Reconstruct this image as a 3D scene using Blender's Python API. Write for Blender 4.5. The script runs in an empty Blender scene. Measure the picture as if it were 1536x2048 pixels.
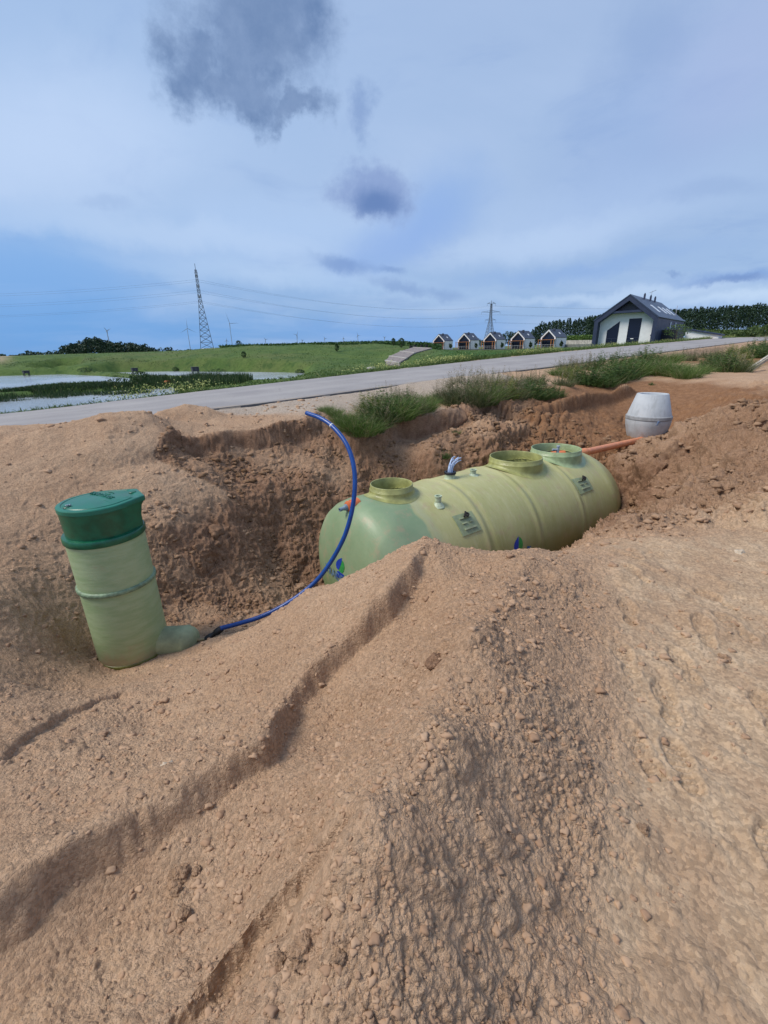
import bpy, math, random
import numpy as np
from mathutils import Vector, Matrix
rad = math.radians
SC = bpy.context.scene
COL = SC.collection
random.seed(5)
RNG = np.random.default_rng(7)
# ---------------------------------------------------------------- camera model
PITCH, ROLL, FPX = rad(20.3), rad(1.16), 877.0
F_ = np.array([0, math.cos(PITCH), -math.sin(PITCH)])
U0 = np.array([0, math.sin(PITCH), math.cos(PITCH)])
R0 = np.array([1.0, 0, 0])
R_ = math.cos(ROLL)*R0 - math.sin(ROLL)*U0
U_ = math.cos(ROLL)*U0 + math.sin(ROLL)*R0

def ray(px, py):
    """direction of a viewing ray of the survey photo, eye at the origin"""
    return F_ + (px-768)/FPX*R_ + (1024-py)/FPX*U_

def at_y(px, py, Y):
    d = ray(px, py); return d*(Y/d[1])

def at_z(px, py, z):
    d = ray(px, py); return d*(z/d[2])

# ---------------------------------------------------------------- numpy noise
_perm = np.tile(RNG.permutation(256), 3)
_ang = RNG.random(256)*2*np.pi
_gx, _gy = np.cos(_ang), np.sin(_ang)
def perlin(x, y, seed=0):
    x = x + seed*17.31; y = y + seed*9.77
    xi = np.floor(x).astype(np.int64); yi = np.floor(y).astype(np.int64)
    xf = x-xi; yf = y-yi
    u = xf*xf*xf*(xf*(xf*6-15)+10); v = yf*yf*yf*(yf*(yf*6-15)+10)
    xa = xi & 255; xb = (xi+1) & 255; ya = yi & 255; yb = (yi+1) & 255
    def g(a, b, dx, dy):
        h = _perm[_perm[a]+b]; return _gx[h]*dx+_gy[h]*dy
    n0 = g(xa, ya, xf, yf); n1 = g(xb, ya, xf-1, yf)
    n2 = g(xa, yb, xf, yf-1); n3 = g(xb, yb, xf-1, yf-1)
    a = n0+u*(n1-n0); b = n2+u*(n3-n2)
    return (a+v*(b-a))*1.5
def fbm(x, y, o=4, seed=0, g=.5, l=2.03):
    s = 0; a = 1.0; t = 0
    for i in range(o):
        s = s + a*perlin(x, y, seed+i*3); t += a; a *= g; x = x*l; y = y*l
    return s/t
def billow(x, y, o=3, seed=0):
    s = 0; a = 1.0; t = 0
    for i in range(o):
        s = s + a*(1-2*np.abs(perlin(x, y, seed+i*5))); t += a; a *= .5; x = x*2.1; y = y*2.1
    return s/t
_wj = RNG.random((256, 3))
def lumps(x, y, dens=.5, seed=0):
    """rounded clods standing on a plane, one per noise cell"""
    x = x+seed*31.7; y = y+seed*13.1
    xi = np.floor(x).astype(np.int64); yi = np.floor(y).astype(np.int64)
    out = np.zeros_like(x)
    for i in (-1, 0, 1):
        for j in (-1, 0, 1):
            h = _perm[_perm[(xi+i) & 255]+((yi+j) & 255)]
            q = _wj[h]
            cx = xi+i+q[..., 0]; cy = yi+j+q[..., 1]
            r = .18+.5*q[..., 2]**2
            k = _wj[(h*7+3) & 255][..., 2] < dens
            d2 = ((x-cx)**2+(y-cy)**2)/(r*r)
            out = np.maximum(out, np.where(k & (d2 < 1), np.sqrt(np.maximum(0, 1-d2))*r, 0))
    return out
def sstep(a, b, x):
    t = np.clip((x-a)/(b-a), 0, 1); return t*t*(3-2*t)

class RBF:
    def __init__(s, P, V, smooth=0.0):
        s.P = np.array(P, float); V = np.array(V, float); n = len(P)
        D = np.linalg.norm(s.P[:, None]-s.P[None], axis=2)
        A = np.zeros((n+3, n+3)); A[:n, :n] = -D - smooth*np.eye(n)*-1
        A[:n, n] = 1; A[:n, n+1:] = s.P; A[n, :n] = 1; A[n+1:, :n] = s.P.T
        s.w = np.linalg.solve(A, np.concatenate([V, np.zeros(3)])); s.n = n
    def __call__(s, x, y):
        sh = x.shape; x = x.ravel(); y = y.ravel(); o = np.empty(len(x))
        for i in range(0, len(x), 60000):
            a = x[i:i+60000, None]; b = y[i:i+60000, None]
            D = np.sqrt((a-s.P[:, 0])**2+(b-s.P[:, 1])**2+1e-4)
            o[i:i+60000] = -D@s.w[:s.n]+s.w[s.n]+a[:, 0]*s.w[s.n+1]+b[:, 0]*s.w[s.n+2]
        return o.reshape(sh)

# ---------------------------------------------------------------- near ground: survey points
Zp = [ # px, py, z
 (1536,2048,-1.70),(1300,2048,-1.68),(1250,1700,-1.68),(1536,1700,-1.70),(1250,1400,-1.68),(1536,1400,-1.70),
 (1260,1250,-1.67),(1536,1220,-1.66),(1400,1180,-1.68),(1000,2048,-1.62),(768,2048,-1.50),(740,1640,-1.34),(760,1750,-1.36),
 (600,1850,-1.52),(500,2048,-1.55),(900,1500,-1.34),(950,1300,-1.40),(1000,1180,-1.47),(1210,1300,-1.66),(1190,1500,-1.67),
 (1200,1700,-1.67),(1150,1900,-1.66),(1500,790,-1.3),(1536,760,-1.1),(1400,760,-1.2),(850,1700,-1.42),(1050,1700,-1.58),(1080,1400,-1.5)]
Yp = [ # px, py, Y
 (1075,1102,3.6),(850,1072,3.6),(930,1112,3.7),(1130,1106,3.7),(1180,1088,3.9),(1250,1062,4.2),(1400,1052,4.3),(1536,1000,4.3),(1350,980,6.0),
 (1480,930,6.3),(1536,900,6.5),(1440,836,8.5),(1380,870,8.5),(1300,892,9.5),(1250,930,10.7),(1243,1000,10.1),(1195,1065,8.9),(1280,965,9.8),(1120,1112,7.7),
 (1310,1050,5.8),(1240,1078,6.0),(1350,1005,6.0),(1420,940,7.2),(1536,815,9.5),
 (720,960,8.7),(870,900,9.5),(950,870,10.3),(600,1000,8.0),(500,950,8.0),(450,1000,7.2),(550,1100,7.3),(430,1130,6.3),
 (600,1170,6.9),(500,1180,6.2),(380,1200,5.6),(330,1050,6.2),(300,950,7.0),(350,880,8.2),(450,865,8.6),(560,848,9.2),
 (640,832,9.9),(720,862,9.6),(820,835,10.8),(950,818,12.0),(1000,800,12.8),(0,1050,5.3),(0,1200,4.0),(0,1350,2.9),(0,1500,2.0),
 (0,870,7.2),(150,900,7.3),(250,900,7.6),(100,1000,6.0),(60,1150,4.7),(120,1300,4.0),(350,1310,4.3),(100,1400,3.2),
 (300,1450,2.5),(500,1350,2.7),(600,1250,3.2),(700,1150,3.6),(620,1180,3.95),(420,1280,4.35),(700,1300,2.6),(600,1450,1.95),(760,1400,1.9),
 (500,1600,1.4),(300,1650,1.4),(100,1600,1.6),(0,1700,1.3),(0,2048,.75),(200,2048,.72),(200,1850,1.0),(400,1900,.88),(350,2048,.66),
 (600,1700,1.1),(1305,886,12.9),(1290,884,11.5),(1200,862,12.5),(1200,882,11.0),(1100,870,11.2),(1000,880,10.5),(1000,850,11.3),(1050,820,12.5),
 (1150,800,14.0),(1250,790,15.5),(1350,790,15.0),(1130,775,15.0),(1250,765,17.0),(1400,750,17.5),(1400,832,12.0),(1500,815,11.5),
 (1500,720,40.0),(1400,725,35.0),(1536,740,20.0),(1250,740,22.0)]
Wp = [(.6,4.8,-2.95),(2,5.2,-3.0),(3.3,6,-3.1),(-.5,5.0,-3.5),(1.2,4.5,-2.6),(4.4,7,-3.15),(-.3,8,-3.9),(-.9,6.9,-4.15),(1,7.0,-4.1),(3,8.3,-4),
 (5,9.6,-3.6),(4.2,10.2,-3.2),(0.6,8.9,-3.3),(2.2,9.6,-3.0),(-3.1,4.5,-3.42),(-3.1,4.1,-3.40),(-2.7,4.4,-3.40),(-3.5,4.3,-3.36),(-3.2,5.0,-3.35),
 (0,0,-1.6),(-1,-1,-1.9),(1,-1,-1.66),(0,-3,-1.7),(3,-2,-1.7),(-3,-2,-2.0),(-4,0,-2.1),(4,1,-1.7),(6,3,-1.65),(8,5,-1.5),
 (-9,5,-1.3),(-7,1,-1.9),(10,8,-1.35),(14,11,-1.2),(14,15,-1.2),(20,20,-1.2),(40,35,-1.0),(60,55,-.6),(90,80,.4),(-14,2,-1.6),(0,-10,-1.7),(10,-8,-1.7),(30,0,-1.4),(0,12.5,-1.4),(-3,10.5,-1.38)]
_P = []; _V = []
for a, b, z in Zp:
    p = at_z(a, b, z); _P.append(p[:2]); _V.append(p[2])
for a, b, y in Yp:
    p = at_y(a, b, y); _P.append(p[:2]); _V.append(p[2])
for x, y, z in Wp:
    _P.append((x, y)); _V.append(z)
near_rbf = RBF(_P, _V)

# ---------------------------------------------------------------- road (runs diagonally, climbs to the right)
S2 = math.sqrt(2)
def road_t(x, y): return (y-x-15.4)/S2     # 0 = near edge, RW = far edge
def road_s(x, y): return (x+y)/S2
RW = 6.0
def _edge(pts, off):
    S = []; Z = []
    for a, b in pts:
        d = ray(a, b); k = d[0]/d[1]; Y = off/(1-k); z = d[2]/d[1]*Y
        S.append((k*Y+Y)/S2); Z.append(z)
    return S, Z
nS, nZ = _edge([(500,812),(876,761),(1100,735),(1300,708),(1500,683)], 15.4)
fS, fZ = _edge([(0,830),(245,801),(490,773),(660,754),(830,735),(1010,715),(1200,697),(1350,684),(1440,676)], 15.4+RW*S2)
nS = [-60,-25]+[.8*0]+nS+[400]; nZ = [-1.3,-1.34,-1.34]+nZ+[2.2]
fS = [-60,-25]+fS+[400]; fZ = [-1.6,-1.55]+fZ+[3.0]
def _smooth(S, Z):
    g = np.linspace(-60, 400, 1841); z = np.interp(g, S, Z)
    k = np.exp(-np.linspace(-2, 2, 25)**2); k /= k.sum()
    return g, np.convolve(np.pad(z, 12, 'edge'), k, 'valid')
nG, nGZ = _smooth(nS, nZ); fG, fGZ = _smooth(fS, fZ)
def road_z(s, t):
    a = np.interp(s, nG, nGZ); b = np.interp(s, fG, fGZ); q = np.clip(t/RW, -.5, 1.5)
    return a+(b-a)*q

# ---------------------------------------------------------------- far ground in (bearing, log distance)
WATER_Z = -3.0
FP = [(x, y, Y) for x, y, Y in [
 (50,713,105),(-150,722,105),(150,710,105),(250,708,100),(400,699,98),(500,692,97),(620,689,97),(750,687,100),(830,693,105),(860,700,110),
 (880,712,60),(1000,706,80),(1100,702,95),(771,732,68),(800,734,64),(771.5,723.8,70.5),(798,728.6,66),(779.5,715,75),(812.5,719.6,70),(801,705,82),(829,708.5,77),(826,697,92),(862,699,88),(900,700,138),(1000,699,130),(1110,696,112),(1150,694,120),(1250,692,82),(1180,696,75),
 (700,727,70),(760,716,78),(1330,688,90),(1350,686,110),(840,728,45),(900,722,42),(1000,713,50),(1100,706,60)]]
FT = [(-150,750),(50,748),(300,742),(450,743),(600,744)]
_P = []; _V = []
def lp(x, y):
    return np.arctan2(x, y)*3.0, np.log(np.maximum(np.hypot(x, y), .5))
for a, b, y in FP:
    p = at_y(a, b, y); _P.append(lp(p[0], p[1])); _V.append(p[2])
for a, b in FT:
    p = at_z(a, b, -2.65); _P.append(lp(p[0], p[1])); _V.append(-2.65)
for a, r, z in [(-50,20,-2.6),(-40,25,-2.6),(-30,25,-2.6),(-20,30,-2.5),(-45,45,-2.6),(-35,45,-2.6),(-25,50,-2.6),(-15,45,-2.4),(-8,45,-2.0),(-5,60,-2.0),
                (-70,30,-2.6),(-90,30,-2.4),(-70,90,-2.4),(-5,30,-1.6),(5,33,-1.3),(10,50,-1.1),(35,100,.3),(45,120,1.5),(60,150,2),(-50,150,0),(-40,180,.2),(-30,180,.5),(-20,160,.8),(-10,150,1.0),(0,140,1.0),(5,160,.3),(15,200,.2),(25,200,.8),(35,200,2.5),
                (-50,600,-1),(-30,600,0),(-10,600,0),(10,500,0),(30,500,3),(45,500,4),(-50,5000,-8),(0,5000,-8),(50,5000,-5)]:
    x = r*math.sin(rad(a)); y = r*math.cos(rad(a)); _P.append(lp(x, y)); _V.append(z)
far_rbf = RBF(_P, _V)

PONDS_PX = [
 [(-220,800),(0,797),(100,790),(230,783),(330,776),(350,780),(345,800),(200,822),(0,842),(-250,880)],
 [(-200,757),(0,752),(125,748.5),(190,752),(264,760),(255,764),(190,763.5),(100,768),(40,772.5),(0,781),(-200,792)],
 [(70,747),(130,743.5),(157,743.2),(150,746.4),(100,747.6)],
 [(173,749),(240,744.5),(338,742.6),(450,743.2),(560,744.5),(606,746),(604,752),(560,770),(520,768),(495,760),(470,755.5),(345,752),(250,750)]]
PONDS = [[tuple(at_z(a, b, WATER_Z)[:2]) for a, b in P] for P in PONDS_PX]
def poly_sd(x, y, P):
    """signed distance, negative inside"""
    d = np.full(x.shape, 1e9); ins = np.zeros(x.shape, bool); n = len(P)
    for i in range(n):
        x0, y0 = P[i]; x1, y1 = P[(i+1) % n]
        ex, ey = x1-x0, y1-y0
        t = np.clip(((x-x0)*ex+(y-y0)*ey)/(ex*ex+ey*ey), 0, 1)
        d = np.minimum(d, np.hypot(x-x0-t*ex, y-y0-t*ey))
        c = ((y0 > y) != (y1 > y)) & (x < (x1-x0)*(y-y0)/((y1-y0) if y1 != y0 else 1e-9)+x0)
        ins ^= c
    return np.where(ins, -d, d)
def line_d(x, y, P):
    """distance to a polyline, side (+ left of travel), arclength fraction, interpolated 3rd coordinate"""
    P = np.array(P, float); L = np.concatenate([[0], np.cumsum(np.hypot(*np.diff(P[:, :2], axis=0).T))])
    best = np.full(x.shape, 1e9); side = np.zeros(x.shape); fr = np.zeros(x.shape); zz = np.zeros(x.shape)
    for i in range(len(P)-1):
        ex, ey = P[i+1, :2]-P[i, :2]; l2 = ex*ex+ey*ey
        t = np.clip(((x-P[i, 0])*ex+(y-P[i, 1])*ey)/l2, 0, 1)
        dx = x-P[i, 0]-t*ex; dy = y-P[i, 1]-t*ey; d = np.hypot(dx, dy); m = d < best
        best = np.where(m, d, best); side = np.where(m, np.sign(ex*dy-ey*dx), side)
        fr = np.where(m, (L[i]+t*(L[i+1]-L[i]))/L[-1], fr)
        if P.shape[1] > 2: zz = np.where(m, P[i, 2]+t*(P[i+1, 2]-P[i, 2]), zz)
    return best, side, fr, zz

SCARPS = []   # (xy points, drop, sharp width, recover width, side of the drop, wiggle)
HEAPS = []    # (xyz crest points, slope)
RIDGES = []   # (xy points, height, width)
TENTS = []    # (xy points, height, width left of travel, width right of travel): sharp crested ridges
def taper(f): return sstep(0, .12, f)*sstep(1, .88, f)
def H_sand(x, y):
    z = near_rbf(x, y)
    r = np.hypot(x, y)
    for P, sl in HEAPS:
        P = np.array(P); c = (x > P[:, 0].min()-3) & (x < P[:, 0].max()+3) & (y > P[:, 1].min()-3) & (y < P[:, 1].max()+3)
        if c.any():
            d, s, f, zz = line_d(x[c], y[c], P)
            h = zz-np.sqrt((d*sl)**2+.0025)+.05-1.1*np.maximum(0, d-.75)**2+.05*fbm(x[c]*1.5, y[c]*1.5, 3, 4)*np.minimum(d*3, 1)
            k = .04; a = z[c]; m = np.maximum(a, h); z[c] = m+k*np.exp(-np.abs(a-h)/k)*.4
    for P, drop, w1, w2, sd, wig in SCARPS:
        P = np.array(P); b = w2+.3
        c = (x > P[:, 0].min()-b) & (x < P[:, 0].max()+b) & (y > P[:, 1].min()-b) & (y < P[:, 1].max()+b)
        if c.any():
            xx = x[c]+wig*fbm(x[c]/wig/4, y[c]/wig/4, 3, 11); yy = y[c]+wig*fbm(x[c]/wig/4, y[c]/wig/4, 3, 12)
            d, s, f, _ = line_d(xx, yy, P); d = d*s*sd
            dr = drop*(.8+.5*fbm(xx*2/wig/20, yy*2/wig/20, 2, 9))
            z[c] -= dr*taper(f)*sstep(0, w1, d)*(1-sstep(w1*1.2, w2, d))
    for P, h, w in RIDGES:
        P = np.array(P); b = w*3
        c = (x > P[:, 0].min()-b) & (x < P[:, 0].max()+b) & (y > P[:, 1].min()-b) & (y < P[:, 1].max()+b)
        if c.any():
            d, s, f, _ = line_d(x[c], y[c], P)
            z[c] += h*np.exp(-(d/w)**2)*taper(f)
    for P, h, wl, wr in TENTS:
        P = np.array(P); b = max(wl, wr)+.2
        c = (x > P[:, 0].min()-b) & (x < P[:, 0].max()+b) & (y > P[:, 1].min()-b) & (y < P[:, 1].max()+b)
        if c.any():
            xx = x[c]+.10*fbm(x[c]*2.2, y[c]*2.2, 3, 15); yy = y[c]+.10*fbm(x[c]*2.2, y[c]*2.2, 3, 18)
            d, s, f, _ = line_d(xx, yy, P); w = np.where(s > 0, wl, wr); q = np.clip(1-d/w, 0, 1); q = q*q*.35+q*.65
            z[c] += h*q*taper(f)*(.8+.45*fbm(xx*1.7, yy*1.7, 2, 19))
    return z
def H_far(x, y):
    a, l = lp(x, y); z = far_rbf(a, l)
    m = np.full(x.shape, 1e9)
    for P in PONDS: m = np.minimum(m, poly_sd(x, y, P))
    k = sstep(2.0, -1.0, m)
    return np.where(m < 2.0, z*(1-k)+(-3.5)*k, z), m
def H(x, y):
    x = np.asarray(x, float); y = np.asarray(y, float); sh = x.shape; x = x.ravel(); y = y.ravel()
    t = road_t(x, y); s = road_s(x, y)
    behind = y < -2
    z = np.empty(x.shape); zr = road_z(s, t)-.03
    m = t < 0
    if m.any():
        zs = H_sand(x[m], y[m]); r = np.hypot(x[m], y[m]); fade = sstep(120, 60, r)
        zs = zs*fade+(zr[m])*(1-fade) if True else zs
        k = sstep(-.9, -.1, t[m]); z[m] = zs*(1-k)+zr[m]*k
    m = (t >= 0) & (t <= RW); z[m] = zr[m]
    m = t > RW
    if m.any():
        zf, _ = H_far(x[m], y[m]); k = sstep(RW+3.2, RW+.35, t[m])
        z[m] = zf*(1-k)+zr[m]*k
    return z.reshape(sh)
def hit(px, py, rmax=400):
    d = ray(px, py); k = np.hypot(d[0], d[1]); r = np.geomspace(.3, rmax, 1400)/k
    X = d[0]*r; Y = d[1]*r; Z = d[2]*r; g = H(X, Y)-Z
    i = np.argmax(g > 0)
    if g[i] <= 0: return Vector((X[-1], Y[-1], Z[-1]))
    if i == 0: return Vector((X[0], Y[0], Z[0]))
    f = -g[i-1]/(g[i]-g[i-1]); q = r[i-1]+(r[i]-r[i-1])*f
    return Vector((d[0]*q, d[1]*q, d[2]*q))
def hits(L): return [tuple(hit(a, b)[:2]) for a, b in L]
def ys(L): return [tuple(at_y(a, b, y)) for a, b, y in L]

# sand heaps by the road and beside the tank
HEAPS += [(ys([(40,868,7.2),(130,846,7.6),(200,826,7.9),(285,822,8.3),(330,836,8.6),(400,845,8.9)]), .62),
          (ys([(325,822,9.2),(370,809,9.5),(415,814,9.6),(460,832,9.7)]), .6),
          (ys([(-60,872,7.0),(10,872,7.3)]), .5),
          (ys([(1325,888,9.6),(1350,873,9.2),(1400,850,8.8),(1445,832,8.6),(1490,828,8.6),(1560,818,8.4)]), .62)]
LIP = [p[:2] for p in ys([(305,930,7.3),(345,885,8.1),(420,871,8.5),(520,855,9.0),(600,840,9.6),(645,834,10.0),(705,866,9.5),(745,864,9.6),(800,840,10.6),(900,829,11.4),(950,820,12.0),(1010,802,12.8)])]
SCARPS += [(LIP, .46, .22, 1.3, -1, .26)]
CUT = hits([(-420,2060),(-260,1960),(-120,1880),(0,1812),(90,1752),(190,1700),(300,1645),(370,1600),(435,1550),(525,1500),(555,1450),(600,1370),(700,1290),(770,1220),(820,1150),(848,1085)])
GROOVE = hits([(740,1628),(700,1642),(600,1733),(520,1815),(450,1890),(380,1970),(318,2044),(280,2100)])
CRACK = hits([(-40,1535),(0,1512),(60,1462),(90,1446),(125,1424),(190,1404),(260,1384)])
RIMR = hits([(1195,1215),(1215,1300),(1205,1450),(1215,1560),(1195,1700),(1180,1850)])
SCARPS += [(CUT, .19, .10, 1.1, -1, .06), (GROOVE, .12, .05, .42, 1, .015), (CRACK, .055, .025, .3, -1, .025)]
RIDGES += [(hits([(720,1622),(640,1662),(580,1700),(490,1775),(440,1840)]), .045, .035)]
for k in range(7):   # crawler tracks pressed in the brown soil
    RIDGES.append((hits([(1035+k*16,846-k*5),(1075+k*14,828-k*4),(1130+k*12,812-k*3.2),(1200+k*8,800-k*2.4),(1262+k*3,793-k*2)]), .085, .055))
for a, b in [((1046,852),(1062,838)),((1064,856),(1080,838)),((1083,858),(1098,836)),((1102,856),(1116,834)),((1120,852),(1134,830))]:
    RIDGES.append((hits([a, b]), .08, .05))

SPINE = hits([(1075,1112),(1050,1150),(1000,1210),(950,1290),(905,1380),(870,1460),(820,1540),(760,1620),(715,1720),(640,1850),(560,1980),(500,2100)])
TENTS += [(CUT, .13, .45, .30), (SPINE, .11, .42, .50), (hits([(850,1082),(885,1160),(905,1250),(890,1340)]), .07, .35, .4)]

def perlin3(x, y, z, seed=0):
    x = x+seed*7.3; y = y+seed*3.1; z = z+seed*5.9
    xi, yi, zi = (np.floor(v).astype(np.int64) for v in (x, y, z)); xf, yf, zf = x-xi, y-yi, z-zi
    f = lambda t: t*t*t*(t*(t*6-15)+10)
    u, v, w = f(xf), f(yf), f(zf)
    def g(i, j, k):
        h = _perm[_perm[_perm[(xi+i) & 255]+((yi+j) & 255)]+((zi+k) & 255)]; t = h & 15
        dx, dy, dz = xf-i, yf-j, zf-k
        a = np.where(t < 8, dx, dy); b = np.where(t < 4, dy, np.where((t == 12) | (t == 14), dx, dz))
        return np.where(t & 1, -a, a)+np.where(t & 2, -b, b)
    def lx(j, k): a = g(0, j, k); return a+u*(g(1, j, k)-a)
    def ly(k): a = lx(0, k); return a+v*(lx(1, k)-a)
    a = ly(0); return a+w*(ly(1)-a)
def rock3(x, y, z):
    """broken, clodded earth face"""
    wx = x+.12*perlin3(x*3, y*3, z*3, 1); wy = y+.12*perlin3(x*3, y*3, z*3, 2); wz = z+.12*perlin3(x*3, y*3, z*3, 3)
    s = .085*perlin3(wx*1.7, wy*1.7, wz*1.7, 4)+.05*(.5-np.abs(perlin3(wx*4, wy*4, wz*4, 5)))+.046*(.5-np.abs(perlin3(wx*9, wy*9, wz*9, 6)))
    return s+.030*(.5-np.abs(perlin3(wx*19, wy*19, wz*19, 7)))+.013*perlin3(wx*38, wy*38, wz*38, 8)

def masks(x, y, z):
    """how wet, pale, grassy, gravelly and lumpy each bit of ground is"""
    t = road_t(x, y); r = np.hypot(x, y)
    grass = np.where(t > RW, sstep(RW+.25, RW+.9, t+.5*fbm(x*.8, y*.8, 2, 5)), 0)
    dl, sl, fl, _ = line_d(x, y, [p[:2] for p in LIP]); dl = -dl*sl
    n1 = fbm(x*1.1, y*1.1, 4, 31); n2 = fbm(x*.45, y*.45, 3, 37)
    pit = sstep(-2.0, -2.9, z+.35*n1)*sstep(4.4, 5.8, y+.3*x*0+n1)
    wall = np.where((dl > -.02) & (dl < 3.0) & (fl > .01) & (fl < .99), sstep(3.2, 1.2, dl+.8*n1), 0)
    brown = sstep(9.2, 10.2, y+.6*n1)*sstep(2.9, 3.7, x+.5*n1+(10.5-y)*.25)*sstep(-1.17, -1.36, z+.1*n1)*(t < -.8)
    rl = sstep(.16, .02, np.abs(dl-.0))*0
    damp = np.clip(.9*pit*(.85+1.2*n1)+.95*wall*(.7+1.0*n1), 0, 1)
    damp = np.maximum(damp, .62*sstep(1.9, 3.0, x+.5*n1)*sstep(3.6, 4.8, y+.5*n1)*sstep(11.5, 10, y)*(.6+.9*n2+.4))
    flank = sstep(-.8, -.4, x-.45*y+.2*n1)*sstep(.38, .12, x-.45*y+.15*n1)*sstep(3.5, 3.0, y)*(z < -1.3)  # right flank of the front heap, toned browner through the damp mask
    damp = np.maximum(damp, flank*(.08+.22*sstep(-.1, .5, n2+.6*n1)))
    damp = np.maximum(damp, .28*sstep(.15, .5, n1)*(y < 5)*(t < -1)*(pale < .4) if False else damp)
    gravel = sstep(-4.2, -2.2, t+1.2*n1)*(t < RW+.8)*sstep(9.5, 10.5, y)*(x < 5)
    pale = sstep(.2, .5, x-.45*y+.25*n1)*sstep(4.3, 3.4, y+.5*n1)*sstep(-1.52, -1.62, z)
    return damp, brown, grass, gravel, pale

_fp = np.random.default_rng(3)
FEET = [(x, y, a+_fp.normal(0, .25), k) for (x0, y0, a, n) in ((1.15, .75, .45, 6), (1.9, 1.3, .9, 6), (1.35, 1.4, .15, 5), (2.3, 2.3, -.3, 5)) for k in range(n) for x, y in [(x0+(k*.34)*math.sin(a)+(.09 if k % 2 else -.09)*math.cos(a)+_fp.normal(0, .05), y0+(k*.34)*math.cos(a)-(.09 if k % 2 else -.09)*math.sin(a)+_fp.normal(0, .05))]]
def footprints(x, y):
    """boot prints: a broad sole and a heel with tread bars, and a low pushed up rim"""
    o = np.zeros_like(x)
    for fx, fy, a, k in FEET:
        c = (np.abs(x-fx) < .3) & (np.abs(y-fy) < .3)
        if not c.any(): continue
        dx, dy = x[c]-fx, y[c]-fy; u = dx*math.sin(a)+dy*math.cos(a); v = dx*math.cos(a)-dy*math.sin(a)
        e = np.minimum(np.sqrt(((u-.05)/.10)**2+(v/.055)**2), np.sqrt(((u+.10)/.055)**2+(v/.042)**2))+.12*fbm(dx*14, dy*14, 2, 5)
        o[c] += .016*sstep(1.1, .8, e)*(1+.25*np.sign(np.sin(u*190)))-.006*np.exp(-((e-1.25)/.18)**2)
    return o
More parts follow.
